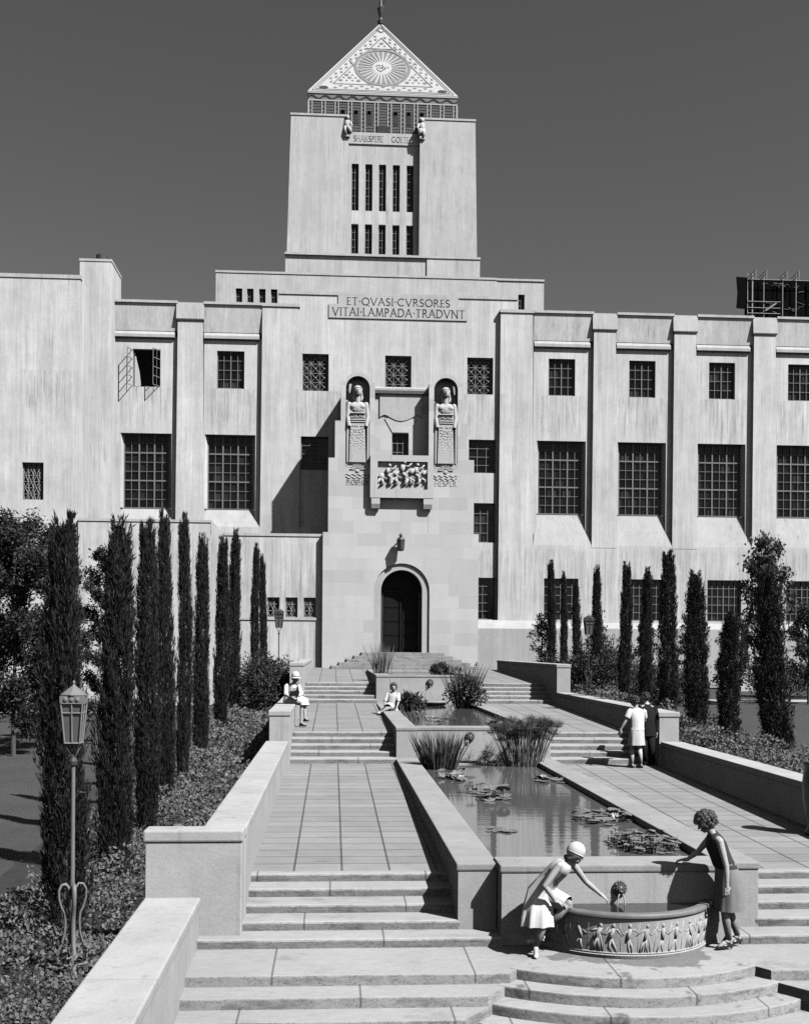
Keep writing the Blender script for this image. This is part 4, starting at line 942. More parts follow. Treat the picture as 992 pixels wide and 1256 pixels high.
for i, (x, y, h, r_, n, lab) in enumerate(((11.3, 47.5, 3.6, .55, 2200, 'thin sapling right of the far lamp post'), (13.2, 47, 3.4, .55, 2200, 'thin sapling under a barred window between slim cypresses'), (14.4, 45, 3.8, .6, 2600, 'sapling beside the tallest cypress'),
     (16.6, 46, 3.3, .7, 3000, 'sapling between the plump and the blunt cypress'), (9.9, 53, 3.0, .5, 1800, 'small sapling by the first barred window'))):
    leafy_tree('young_tree', lab, (x, y, gz(x, y)), h, .5, r_, 40+i, n, .13, .3, 'leaf', group='thin saplings in front of the right wing', sparse=.7)

def bush(name, label, loc, rx, ry, h, n, leaf, seed, mat='shrub', cat='shrub', group=None, stick=0):
    rg = np.random.default_rng(seed); o = empty(name, loc, label, cat, group)
    k = 26; cc = rg.normal(size=(k, 3))*np.array([rx*.42, ry*.42, h*.16]); cc[:, 2] = np.abs(cc[:, 2])+h*(.35+.25*rg.random(k)); cc[:, 2] *= 1-.35*np.clip((cc[:, 0]/rx)**2+(cc[:, 1]/ry)**2, 0, 1)
    idx = rg.integers(0, k, n); d = rg.normal(size=(n, 3)); d /= np.linalg.norm(d, axis=1, keepdims=True)
    P = cc[idx]+d*(rg.random((n, 1))**.4)*np.array([rx*.42, ry*.42, h*.34]); P[:, 2] = np.maximum(P[:, 2], .02)
    D = d+rg.normal(size=(n, 3))*.7; D[:, 2] += .35
    lf = mesh_obj('foliage', leaf_mesh('foliage', P, D, rg.uniform(.6, 1.4, n)*leaf, rg.uniform(.35, .6, n)*leaf, M[mat], .12), (0, 0, 0)); lf.parent = o; lf.location = (0, 0, 0)
    mb = MB()
    for q in range(7): mb.tube([(0, 0, -.15), (cc[q, 0]*.5, cc[q, 1]*.5, cc[q, 2]*.5), tuple(cc[q])], [.035, .025, .01], 6)
    st = mb.build('stem', M['bark'], o, loc=(0, 0, 0)); st.location = (0, 0, 0)
    return o
G3 = 'rounded shrubs in the garden beds'
bush('shrub', 'big rounded dark shrub under the far lamp post on the right', (10.55, 43.4, gz(10.5, 43.4)), 1.35, 1.2, 2.1, 11000, .11, 51, group=G3)
bush('shrub', 'lower shrub at the foot of the far right cypresses', (9.2, 47, gz(9.2, 47)), .9, .9, 1.2, 4500, .11, 52, group=G3)
bush('shrub', 'shrub right of the big rounded one, behind slim cypresses', (12.4, 42, gz(12.4, 42)), 1.2, 1.0, 1.5, 5500, .11, 58, group=G3)
bush('shrub', 'big dark shrub leaning over the topmost left parapet', (-2.35, 39.2, gz(-2.3, 39.2)), 1.1, 1.3, 2.05, 9000, .10, 53, group=G3)
bush('shrub', 'dark shrub by the far left lamp post', (-2.4, 44.5, gz(-2.4, 44.5)), 1.25, 1.3, 1.55, 6500, .10, 54, group=G3)
bush('hedge_bush', 'clipped bush below the window at the right edge', (20.8, 51, gz(20.8, 51)), 1.6, 1.0, 1.75, 7000, .12, 55, group=G3)
bush('hedge_bush', 'low bush in front of the plinth between two right cypresses', (15.8, 54, gz(15.8, 54)), 2.2, 1.0, 1.1, 6000, .12, 56, group=G3)
bush('hedge_bush', 'low dark bush at the far left lawn edge', (-10.6, 46, gz(-10.6, 46)), 2.0, 1.0, 1.0, 5000, .12, 57, group=G3)

def cover(name, x0f, x1f, y0, y1, dens0, dens1, h, leaf, seed, mat='cover'):
    rg = np.random.default_rng(seed); P = []
    ys = np.arange(y0, y1, .5)
    for y in ys:
        f = (y-y0)/(y1-y0); xa_, xb_ = x0f(y), x1f(y); n = int((xb_-xa_)*.5*(dens0+(dens1-dens0)*min(1, f*2.2)))
        x = rg.uniform(xa_, xb_, n); yy = rg.uniform(y, y+.5, n)
        hh = h*(.55+.28*np.sin(x*2.7+yy*1.3)+.22*np.sin(yy*3.1-x*1.9)+.16*np.sin(x*7.1)*np.sin(yy*6.3))
        z = np.array([gz(a, b) for a, b in zip(x, yy)])+np.maximum(hh, .06)*(rg.random(n)**.45)
        P.append(np.stack([x, yy, z], 1))
    P = np.concatenate(P); n = len(P); D = rg.normal(size=(n, 3)); D[:, 2] = np.abs(D[:, 2])*.6+.25
    nrm = np.stack([rg.normal(size=n)*.4, rg.normal(size=n)*.4, np.ones(n)], 1)
    S = leaf*(.8+.8*np.clip((P[:, 1]-y0)/25, 0, 1))*rg.uniform(.6, 1.35, n)
    o = mesh_obj(name, leaf_mesh(name, P, D, S, S*rg.uniform(.45, .7, n), M[mat], .15, None), (0, 0, 0)); o['kind'] = 'stuff'; return o
cover('ground_cover', lambda y: -5.6 if y < 14.5 else -4.25, lambda y: WL-.5 if y > 13.2 else WL-1.15, 7.5, 50, 820, 330, .5, .062, 61)
cover('ground_cover', lambda y: 8.2, lambda y: 10.15, 16, 51, 560, 330, .62, .075, 62)
for nm, xa_, xb_ in (('flower_bed', -5.0, WL-.46), ('flower_bed', 8.15, 10.6)):
    vs = []; n = 90
    for i in range(n+1):
        y = 8+44*i/n; vs += [(xa_, y, gz(xa_, y)+.035), (xb_, y, gz(xb_, y)+.035)] if xb_ > 0 and y > 13.3 or xb_ < 0 and y > 13.3 else [(xa_, y, gz(xa_, y)+.035), (xb_-.62 if xb_ < 0 else xb_, y, gz(xb_, y)+.035)]
    structure(mesh_obj(nm, mesh_from(nm, vs, [(2*i, 2*i+1, 2*i+3, 2*i+2) for i in range(n)], M['soil']), (0, 0, 0)))

# water plants
def blades(name, label, loc, n, h, spread, lean, w, seed, mat='reed', tuft=0, cat='water plant', stems=False):
    rg = np.random.default_rng(seed); o = empty(name, loc, label, cat, None)
    a = rg.random(n)*6.28; r = np.sqrt(rg.random(n))*spread; base = np.stack([r*np.cos(a), r*np.sin(a)*.7, np.zeros(n)-.05], 1)
    H = h*rg.uniform(.62, 1.05, n); out = np.stack([np.cos(a)*lean*r/spread, np.sin(a)*lean*.7*r/spread, np.ones(n)], 1)+rg.normal(size=(n, 3))*.07
    if stems:
        mb = MB(); tips = []
        for i in range(n):
            b = Vector(base[i]); d = Vector(out[i]).normalized()*H[i]; t = b+d+Vector((out[i][0], out[i][1], 0))*H[i]*.12; mb.tube([b, b+d*.5, t], [w, w*.9, w*.6], 5); tips.append(t)
        s = mb.build('stem', M[mat], o, loc=(0, 0, 0)); s.location = (0, 0, 0)
        T = np.repeat(np.array([t[:] for t in tips]), tuft, 0); m = len(T); D = rg.normal(size=(m, 3)); D[:, 2] = np.abs(D[:, 2])*.9+.1
        T = T+rg.normal(size=(m, 3))*.02
        c = mesh_obj('tuft', leaf_mesh('tuft', T, D, rg.uniform(.08, .22, m), .009, M['tuft'], -.2), (0, 0, 0)); c.parent = o; c.location = (0, 0, 0)
    else:
        vs, fs = [], []
        for i in range(n):
            d = out[i]/np.linalg.norm(out[i]); sd_ = np.cross(d, rg.normal(size=3)); sd_ /= np.linalg.norm(sd_); k = len(vs)
            bend = np.array([out[i][0], out[i][1], 0])*H[i]*.22
            for f, ww in ((0, .8), (.4, 1), (.75, .7)):
                p = base[i]+d*H[i]*f+bend*f*f; vs += [tuple(p-sd_*w*ww), tuple(p+sd_*w*ww)]
            vs.append(tuple(base[i]+d*H[i]+bend)); fs += [(k, k+1, k+3, k+2), (k+2, k+3, k+5, k+4), (k+4, k+5, k+6)]
        c = mesh_obj('foliage', mesh_from('foliage', vs, fs, M[mat]), (0, 0, 0)); c.parent = o; c.location = (0, 0, 0)
    return o
blades('papyrus', 'papyrus clump with feathery heads standing in the nearest pool', (4.36, 25.45, .80), 120, 1.06, .40, .36, .010, 71, 'reed', 60, stems=True)
blades('iris', 'dense clump of upright iris blades at the left of the nearest pool', (2.38, 24.9, .78), 230, .95, .36, .34, .015, 72, 'iris')
blades('reed', 'tall bushy reed in the middle pool before the far wall', (4.32, 36.9, 1.5), 160, 1.70, .28, .34, .016, 73, 'iris')
bush('water_shrub', 'leafy skirt of the tall reed in the middle pool', (4.32, 36.9, 1.5), .55, .45, 1.15, 2200, .12, 74, 'iris', 'water plant')
blades('reed', 'slim upright reed left of the door on the farthest pool', (1.78, 41.5, 2.45), 90, 1.35, .22, .22, .014, 75, 'reed')
bush('water_shrub', 'small leafy plant behind the seated bareheaded woman', (2.32, 34.9, 1.5), .42, .42, .62, 1200, .12, 76, 'shrub', 'water plant')
bush('grass_tuft', 'low round tuft on the farthest pool before the door steps', (4.3, 44.5, 2.45), .42, .4, .40, 1700, .10, 77, 'shrub', 'water plant')
blades('rush', 'thin rushes in the left corner of the middle pool', (2.55, 30.5, 1.5), 40, .55, .5, .5, .008, 79, 'reed')
def lilies(label, x, y, z, rx, ry, n, seed, nf=2, up=0, sz=1):
    rp = random.Random(seed); o = empty('water_lily', (x, y, z), label, 'water plant', 'water lilies floating on the pools')
    mb = MB()
    for i in range(n):
        a, r = rp.random()*6.28, math.sqrt(rp.random()); px, py, s = x+rx*r*math.cos(a), y+ry*r*math.sin(a), rp.uniform(.07, .13)*sz
        h = z+.006+rp.random()*.012+(rp.random()*up if rp.random() < .6 else 0); tl = rp.uniform(-.5, .5)*(1 if h > z+.03 else .05); a0 = rp.random()*6.28
        pts = [(px, py, h)]+[(px+s*math.cos(a0+.3+q*5.7/12), py+s*math.sin(a0+.3+q*5.7/12), h+tl*s*math.cos(q*5.7/12)) for q in range(13)]
        mb.face(*pts)
        if h > z+.03: mb.tube([(px, py, z-.02), (px, py, h)], .006, 4)
    mb.build('pads', M['pad'], o)['kind'] = 'stuff'
    for i in range(nf):
        a, r = rp.random()*6.28, math.sqrt(rp.random())*.8; px, py = x+rx*r*math.cos(a), y+ry*r*math.sin(a); f = MB()
        for q in range(10):
            b = q*.63; l = .07 if q % 2 else .05; f.face((px, py, z+.03), (px+l*.6*math.cos(b-.25), py+l*.6*math.sin(b-.25), z+.06), (px+l*math.cos(b), py+l*math.sin(b), z+.10), (px+l*.6*math.cos(b+.25), py+l*.6*math.sin(b+.25), z+.06))
        f.build('flower', M['petal'], o)
lilies('lily pads with white flowers below the iris clump', 2.55, 23.4, .80, .35, .9, 34, 81, 4, .08)
lilies('raised dark lily leaves on the left of the nearest pool', 2.85, 20.3, .80, .32, .9, 36, 82, 1, .22)
lilies('flat lily pads along the right rim before the papyrus', 4.38, 22.6, .80, .28, .6, 20, 83, 1, .05)
lilies('lily pads with two white flowers in the middle of the right rim', 4.25, 17.6, .80, .42, .8, 40, 84, 2, .10)
lilies('crowded patch of small raised lily leaves in the near right corner', 4.22, 15.1, .80, .46, .75, 260, 85, 2, .14, .45)
lilies('lone dark lily patch near the left wall', 2.45, 16.4, .80, .2, .25, 8, 86, 0, .01)
lilies('lily pads on the middle pool near its front wall', 2.75, 30.8, 1.52, .6, 1.4, 26, 87, 2, .08)
lilies('lily pads at the right of the middle pool behind the papyrus', 4.3, 28.6, 1.52, .35, .9, 26, 88, 3, .10)

# ================================================================ LAMP POSTS, URN, PEDESTAL, BILLBOARD
def lamp_post(label, x, y, zg, ztop, sc=1.0, dark=False):
    o = empty('lamp_post', (x, y, zg), label, 'lamp post', 'iron lantern posts in the garden beds'); pm_ = M['lampdark'] if dark else M['pole']
    H = ztop-zg; zl = ztop-.64*sc
    wb, wt = (.105*sc, .145*sc) if dark else (.080*sc, .116*sc)
    b = MB(); b.tube([(x, y, zg-.1), (x, y, zl-.18*sc)], [.026, .021], 10); b.build('pole', pm_, o)
    b = MB(); b.lathe([(.0, -.03), (.045, -.02), (.05, .02), (.03, .06), (.02, .1)], (x, y, zl-.22*sc), 12); b.build('collar', M['lampdark'], o)
    b = MB()
    for k in range(4):
        a = PI/4+k*PI/2; c, s = math.cos(a), math.sin(a)
        b.tube([(x+.015*c, y+.015*s, zl-.16*sc), (x+.08*c*sc, y+.08*s*sc, zl-.06*sc), (x+wb*1.3*c, y+wb*1.3*s, zl-.0)], .009, 6)
    b.build('bracket', M['lampdark'], o)
    # tapering lantern: four glass sides, corner bars
    h = .44*sc
    g_ = MB(); g_.hexa([(x-wb+.01, y-wb+.01, zl), (x+wb-.01, y-wb+.01, zl), (x+wb-.01, y+wb-.01, zl), (x-wb+.01, y+wb-.01, zl)], [(x-wt+.01, y-wt+.01, zl+h), (x+wt-.01, y-wt+.01, zl+h), (x+wt-.01, y+wt-.01, zl+h), (x-wt+.01, y+wt-.01, zl+h)])
    f = MB(); q = .012*sc
    for sx, sy in ((-1, -1), (1, -1), (1, 1), (-1, 1)): f.tube([(x+sx*wb, y+sy*wb, zl), (x+sx*wt, y+sy*wt, zl+h)], q, 4)
    for sx, sy in ((0, -1), (0, 1), (-1, 0), (1, 0)):
        f.tube([(x+sx*wb, y+sy*wb, zl), (x+sx*wt, y+sy*wt, zl+h)], q*.9, 4)
    for zz in (zl, zl+h*.76, zl+h):
        w = wb+(wt-wb)*(zz-zl)/h
        for p0, p1 in (((-w, -w), (w, -w)), ((w, -w), (w, w)), ((w, w), (-w, w)), ((-w, w), (-w, -w))): f.tube([(x+p0[0], y+p0[1], zz), (x+p1[0], y+p1[1], zz)], q*(1.1 if zz != zl+h*.76 else .8), 4)
    f.build('lantern_frame', pm_, o); g_.build('lantern_glass', M['lampglass'], o)
    r = MB(); r.box(x-wt-.01, x+wt+.01, y-wt-.01, y+wt+.01, zl+h+.01, zl+h+.085*sc)
    for k in range(3):
        for yy in (-1, 1): r.ell((x+(k-1)*.065*sc, y+yy*(wt+.012), zl+h+.045*sc), .026*sc, .012, .026*sc, u=10, v=6)
    r.build('lantern_crown', pm_, o)
    r = MB(); w2_ = wt+.0; r.lathe([(w2_*1.25, 0), (w2_*1.28, .012), (w2_*.7, .065*sc), (.03, .10*sc), (.012, .12*sc), (.016, .15*sc), (.0, .175*sc)], (x, y, zl+h+.085*sc), 8); r.build('lantern_roof', pm_, o)
    # scrolled iron foot
    for k in range(4):
        a = R(20)+k*PI/2; c, s = math.cos(a), math.sin(a); L = MB()
        prof = [(.03, .86), (.035, .95), (.07, 1.0), (.115, .99), (.145, .93), (.145, .84), (.12, .74), (.085, .67), (.075, .58), (.08, .46), (.11, .33), (.155, .24), (.155, .10), (.17, .06), (.24, .0), (.27, -.10)]
        for p, n_ in zip(prof, prof[1:]): pass
        L.tube([(x+p[0]*c*sc, y+p[0]*s*sc, zg+p[1]*.98+.04) for p in prof], .014, 6, flat=2.0); L.build('scroll_leg', pm_, o, smooth=True)
    r = MB(); r.tube([(x+.155*math.cos(q_*.2618), y+.155*math.sin(q_*.2618), zg+.15) for q_ in range(25)], .012, 6); r.build('foot_ring', pm_, o)
    return o
lamp_post('tall iron lantern post with a scrolled foot in the near left bed', -2.86, 12.7, -.2, 3.02)
lamp_post('far left lantern post in front of the lattice windows', -2.28, 48, gz(-2.28, 48), 5.15, 1.25, True)
lamp_post('far right lantern post between two cypresses', 9.5, 41.4, gz(9.5, 41.4), 4.78, 1.12, True)
ub = MB(); ub.lathe([(.0, 0), (.15, 0), (.16, .05), (.12, .10), (.10, .16), (.15, .32), (.19, .55), (.20, .78), (.18, .95), (.16, 1.02), (.19, 1.08), (.20, 1.13), (.17, 1.13), (.15, 1.0), (0, .95)], (7.47, 17.0, .62), 32)
uo = ub.build('garden_urn', M['urn'], smooth=True); tag(uo, 'dark rounded garden urn cut by the right edge, on the walk by the parapet', 'urn')
px_, py_ = 21.42, 56.2
po = empty('stone_pedestal', (px_, py_, gz(px_, py_)), 'pale stone pedestal with a carved leaf band standing at the plinth behind the right cypresses', 'pedestal')
zb_ = gz(px_, py_)-.2
b = MB(); b.box(px_-1.0, px_+1.0, py_-.9, py_+.9, zb_, zb_+.42, .02); b.box(px_-.85, px_+.85, py_-.75, py_+.75, zb_+.42, zb_+.80, .02); b.build('plinth', M['balcony'], po)
b = MB(); b.prism([(px_-.85, zb_+.80), (px_+.85, zb_+.80), (px_+.62, zb_+1.3), (px_+.50, zb_+2.0), (px_+.46, zb_+3.6), (px_-.46, zb_+3.6), (px_-.50, zb_+2.0), (px_-.62, zb_+1.3)], 'xz', py_-.55, py_+.55); b.build('shaft', M['balcony'], po)
b = MB()
for k in range(5):
    xk = px_-.4+.2*k; b.tube([(xk, py_-.56, zb_+1.28), (xk+.04, py_-.58, zb_+1.42), (xk+.1, py_-.57, zb_+1.5)], [.05, .04, .015], 6); b.tube([(xk, py_-.56, zb_+1.28), (xk-.04, py_-.58, zb_+1.42), (xk-.1, py_-.57, zb_+1.5)], [.05, .04, .015], 6)
b.build('leaf_band', M['bark'], po)
bo = empty('billboard', (32.5, 80, 21.2), 'dark billboard with steel scaffold frames above the roof at the far right', 'billboard')
b = MB(); b.box(29.75, 37, 80.2, 80.35, 26.0, 30.62); b.build('panel', M['board'], bo)
b = MB(); b.prism([(29.0, 30.65), (29.78, 30.62), (29.78, 28.35), (29.02, 28.40), (29.10, 29.5)], 'xz', 79.95, 80.05); b.build('end_board', M['board'], bo)
for x in (29.8, 30.15, 31.0, 32.4, 33.4, 34.6, 36): b = MB(); b.tube([(x, 79.9, 21.1), (x, 79.9, 30.9)], .035 if x != 30.15 else .06, 6); b.build('post', M['steelwork'], bo)
for z in (28.0, 28.4, 28.85, 30.45): b = MB(); b.tube([(29.8, 79.82, z), (32.2 if z < 29 else 37, 79.82, z)], .03, 6); b.build('rail', M['steelwork'], bo)
for x in (29.8, 30.6, 32.1, 33.0, 34.5):
    b = MB(); b.tube([(x, 79.9, 30.6), (x+.45, 79.5, 31.05)], .035, 5); b.tube([(x+.45, 79.5, 31.05), (x+.45, 79.5, 30.4)], .03, 5); b.tube([(x+.12, 79.9, 30.45), (x+.45, 79.5, 30.8)], .03, 5); b.build('light_bracket', M['steelwork'], bo)
b = MB(); b.tube([(31.1, 79.8, 28.2), (31.9, 79.8, 28.75)], .06, 6); b.build('brace', M['steelwork'], bo)
rg = random.Random(4); b = MB()
for k in range(26):
    x, z = rg.uniform(30.6, 35.5), rg.uniform(28.0, 30.3); b.tube([(x, 80.17, z), (x+rg.uniform(.1, .5), 80.17, z+rg.uniform(-.12, .12)), (x+rg.uniform(.3, .7), 80.17, z+rg.uniform(-.2, .2))], rg.uniform(.02, .06), 5)
b.build('peeling_paper', M['lampdark'], bo)['kind'] = 'stuff'
# ================================================================ PEOPLE
def V3(p): return Vector(p)
def limb(mb, pts, rad, n=12):
    mb.tube(pts, rad, n)
    for p, r in zip(pts, rad): mb.ell(p, r*.995, r*.995, r*.995, u=12, v=8)
def face_rot(f):
    f = Vector(f).normalized(); x = Vector((0, 0, 1)).cross(f).normalized() if abs(f.z) < .95 else Vector((1, 0, 0))
    y = -f; z = x.cross(y).normalized(); return Matrix((x, y, z)).transposed()
def hand(mb, w, d, n, s=1.0, curl=.5, thumb=1, fr=.0088):
    """palm with five unequal bent fingers; d points along the hand, n is the way the palm faces"""
    w, d, n = Vector(w), Vector(d).normalized(), Vector(n); n = (n-d*n.dot(d)).normalized(); sd = d.cross(n)
    rot = Matrix((sd, d, n)).transposed()
    limb(mb, [w-d*.01, w+d*.03*s], [.025*s, .026*s], 10); mb.ell(w+d*.055*s, .040*s, .046*s, .017*s, rot, 14, 8)
    for i, (o, L) in enumerate(((-.031, .066), (-.0105, .078), (.0105, .074), (.031, .058))):
        b = w+d*.085*s+sd*(o*s); L *= s; dd = (d+sd*o*3).normalized()
        p1 = b+(dd*math.cos(curl*.5)+n*math.sin(curl*.5))*L*.45; p2 = p1+(dd*math.cos(curl*1.3)+n*math.sin(curl*1.3))*L*.32; p3 = p2+(dd*math.cos(curl*2)+n*math.sin(curl*2))*L*.26
        limb(mb, [b-d*.02*s, p1, p2, p3], [fr*1.1*s, fr*s, fr*.92*s, fr*.8*s], 8)
    t0 = w+d*.03*s+sd*(thumb*.026*s); t1 = t0+(d*.55+sd*thumb*.75+n*.25).normalized()*.036*s; t2 = t1+(d*.85+sd*thumb*.30+n*.4).normalized()*.032*s
    limb(mb, [t0, t1, t2], [.013*s, .0105*s, .0085*s], 8)
def build_body(label, J, mat, voxel, s=1.0, group=None, handdir=None, fr=.0088, bust=True):
    mb = MB(); J = {k: Vector(v) for k, v in J.items()}
    rot = face_rot(J['f']); hc = J['head']
    side = (J['shR']-J['shL']).normalized()
    def H(x, y, z): return hc+rot @ Vector((x, y, z))*s
    mb.ell(H(0, .008, .018), .074*s, .092*s, .098*s, rot, 20, 14); mb.ell(H(0, -.022, -.042), .056*s, .064*s, .070*s, rot, 16, 12); mb.ell(H(0, -.062, -.085), .022*s, .02*s, .018*s, rot, 10, 8)
    limb(mb, [H(0, -.082, .02), H(0, -.103, -.018)], [.010*s, .0155*s], 8)
    for q in (-1, 1):
        mb.ell(H(q*.074, .012, -.005), .011*s, .02*s, .03*s, rot, 8, 8); mb.ell(H(q*.034, -.075, .03), .026*s, .016*s, .010*s, rot, 10, 6); mb.ell(H(q*.036, -.066, -.022), .022*s, .02*s, .02*s, rot, 10, 6)
    mb.ell(H(0, -.086, -.052), .021*s, .010*s, .0065*s, rot, 10, 6); mb.ell(H(0, -.084, -.064), .018*s, .010*s, .006*s, rot, 10, 6)
    limb(mb, [J['neck'], hc+(J['neck']-hc)*.35], [.048*s, .045*s], 12)
    m_sh = (J['shL']+J['shR'])/2
    ax = rot
    tw = (J['neck']-J['pelvis']).normalized(); fr_ = side.cross(tw).normalized(); trot = Matrix((side, fr_, tw)).transposed()
    mb.ell(J['pelvis'], .155*s, .105*s, .12*s, trot, 16, 12); mb.ell(J['waist'], .115*s, .085*s, .13*s, trot, 16, 12); mb.ell(J['chest'], .142*s, .098*s, .145*s, trot, 16, 12)
    limb(mb, [J['shL'], m_sh+(J['neck']-m_sh)*.5, J['shR']], [.048*s, .062*s, .048*s], 12); limb(mb, [m_sh, J['neck']], [.07*s, .05*s], 12)
    for q in 'LR':
        limb(mb, [J['sh'+q], (J['sh'+q]+J['el'+q])/2, J['el'+q]], [.046*s, .042*s, .034*s]); limb(mb, [J['el'+q], J['el'+q].lerp(J['wr'+q], .35), J['wr'+q]], [.034*s, .035*s, .022*s])
        hd = J.get('hd'+q, J['wr'+q]-J['el'+q]); hn = J.get('hn'+q, Vector((0, 1, 0)))
        hand(mb, J['wr'+q], hd, hn, s, .5, 1 if q == 'L' else -1, fr)
        limb(mb, [J['hip'+q], J['hip'+q].lerp(J['kn'+q], .5), J['kn'+q]], [.085*s, .073*s, .052*s]); limb(mb, [J['kn'+q], J['kn'+q].lerp(J['an'+q], .35), J['an'+q]], [.050*s, .052*s, .032*s])
        t = J['toe'+q]; a = J['an'+q]; d = (t-a); heel = a-Vector((d.x, d.y, 0)).normalized()*.028*s+Vector((0, 0, -.055*s))
        limb(mb, [heel, a+Vector((0, 0, -.01)), a.lerp(t, .55), t], [.026*s, .032*s, .030*s, .020*s])
    o = mb.build('person', mat, loc=(J['pelvis'].x, J['pelvis'].y, min(J['anL'].z, J['anR'].z)-.09))
    md = o.modifiers.new('r', 'REMESH'); md.mode = 'VOXEL'; md.voxel_size = voxel
    sm = o.modifiers.new('s', 'SMOOTH'); sm.factor = .5; sm.iterations = 2
    dg = bpy.context.evaluated_depsgraph_get(); me = bpy.data.meshes.new_from_object(o.evaluated_get(dg)); o.modifiers.clear(); old = o.data; o.data = me; bpy.data.meshes.remove(old); me.name = 'person'
    me.polygons.foreach_set('use_smooth', [True]*len(me.polygons))
    if not me.materials: me.materials.append(mat)
    tag(o, label, 'person', group)
    for q in (-1, 1): e = MB(); e.ell(H(q*.034, -.083, .012), .013*s, .007*s, .006*s, rot, 8, 6); e.build('eye', M['eye'], o)
    e = MB(); e.ell(H(0, -.094, -.058), .02*s, .005*s, .0035*s, rot, 8, 6); e.build('mouth', M['lip'], o)
    return o, H, rot
def loft(name, mat, parent, rings, n=40, folds=7, ph=0, close=True, tube2=()):
    """garment: rings of (centre, half width along side, half depth, side vector, normal, fold depth)"""
    mb = MB(); prev = None
    for i, (c, a, b, sd, nm, fo) in enumerate(rings):
        c, sd, nm = Vector(c), Vector(sd).normalized(), Vector(nm).normalized(); fr = nm.cross(sd).normalized()
        ring = []
        for k in range(n):
            t = 2*PI*k/n; m = 1+fo*(math.sin(folds*t+ph)+.5*math.sin((folds*2+1)*t+1.3*ph+i*.25)); ring.append(mb.bm.verts.new(c+sd*(a*m*math.cos(t))+fr*(b*m*math.sin(t))))
        if prev:
            for k in range(n): mb.bm.faces.new((prev[k], prev[(k+1) % n], ring[(k+1) % n], ring[k]))
        prev = ring
    for pts, rad in tube2: mb.tube(pts, rad, 12, cap=False)
    o = mb.build(name, M[mat], parent, smooth=True)
    return o
def hair_lumps(name, mat, parent, H, rot, spots, s=1.0):
    mb = MB()
    for x, y, z, r in spots: mb.ell(H(x, y, z), r*s, r*s, r*s, rot, 10, 8)
    mb.build(name, M[mat], parent, smooth=True)
def strands(parent, mat, H, spots, n, s=1.0, L=.034, seed=1):
    rg = np.random.default_rng(seed); sp = np.array(spots); k = rg.integers(3, len(sp), n); d = rg.normal(size=(n, 3)); d /= np.linalg.norm(d, axis=1, keepdims=True)
    loc = sp[k, :3]+d*sp[k, 3:4]*.98; t = np.cross(d, rg.normal(size=(n, 3))); t[:, 2] -= .35
    P = np.array([H(*p)[:] for p in loc]); Q = np.array([H(*(p+q*.01))[:] for p, q in zip(loc, t)])
    o = mesh_obj('hair_strands', leaf_mesh('hair_strands', P, Q-P, rg.uniform(.5, 1.3, n)*L*s, .0055, M[mat], .35), (0, 0, 0)); put(o, (0, 0, 0), parent)
def bob(seed, big=1.0, low=-.07, n=46, front=-.045):
    rp = random.Random(seed); out = [(0, .03, .05, .078), (0, .05, 0, .075), (0, .0, .075, .070)]
    for k in range(n):
        a = rp.uniform(0, 6.28); e = rp.uniform(-.7, 1.4); x, y, z = .084*big*math.cos(e)*math.cos(a), .02+.098*big*math.cos(e)*math.sin(a), .022+.10*big*math.sin(e)
        if y < front and z < .055: continue
        if z < low: continue
        out.append((x, y, z, rp.uniform(.014, .027)*big))
    return out
def shoes(parent, J, mat, s=1.0, heelh=.05):
    for q in 'LR':
        a, t = Vector(J['an'+q]), Vector(J['toe'+q]); d = t-a; dh = Vector((d.x, d.y, 0)).normalized(); mb = MB()
        heel = a-dh*.032*s+Vector((0, 0, -.06*s))
        limb(mb, [heel, heel.lerp(t, .5)+Vector((0, 0, -.004)), t+Vector((0, 0, -.002))], [.030*s, .029*s, .026*s], 10)
        mb.tube([heel+Vector((0, 0, -.01)), heel+Vector((0, 0, -heelh*.9))-dh*.006], [.02*s, .013*s], 8)
        mb.tube([a+dh*.036+Vector((0, 0, -.028)), a+dh*.03+Vector((0, 0, -.02))], [.034*s, .034*s], 10)
        mb.build('shoe', M[mat], parent, smooth=True)

# -- standing woman right of the basin
J = dict(pelvis=(4.585, 12.8, .86), waist=(4.515, 12.8, 1.03), chest=(4.455, 12.8, 1.18), neck=(4.40, 12.8, 1.335), head=(4.315, 12.79, 1.455), f=(-.82, .12, -.50),
 shL=(4.44, 12.65, 1.265), elL=(4.50, 12.60, .985), wrL=(4.505, 12.59, .775), hdL=(.05, 0, -1), hnL=(-.3, 1, 0), shR=(4.43, 12.95, 1.265), elR=(4.31, 13.03, 1.08), wrR=(4.19, 13.06, .985), hdR=(-1, .15, -.10), hnR=(0, 0, -1),
 hipL=(4.59, 12.72, .82), knL=(4.53, 12.73, .46), anL=(4.585, 12.74, .115), toeL=(4.45, 12.71, .035), hipR=(4.60, 12.88, .82), knR=(4.62, 12.87, .46), anR=(4.735, 12.87, .135), toeR=(4.60, 12.85, .035))
o, H, rot = build_body('young woman with curly bobbed hair standing at the right of the basin', J, M['skin'], .0065, .93)
bb = bob(1, 1.24, -.11, 260, -.05); hair_lumps('hair', 'hair2', o, H, rot, bb, .93); strands(o, 'hair2', H, bb, 2600)
Y1 = (0, 1, 0); UP = (0, 0, 1)
loft('skirt', 'greyc', o, [((4.60, 12.80, .45), .165, .175, Y1, UP, .035), ((4.60, 12.80, .60), .165, .165, Y1, UP, .025), ((4.59, 12.80, .78), .168, .150, Y1, UP, .012), ((4.58, 12.8, .90), .155, .135, Y1, UP, .006), ((4.545, 12.8, 1.0), .140, .118, Y1, UP, 0)], 48, 9)
tl = (-.35, 0, 1)
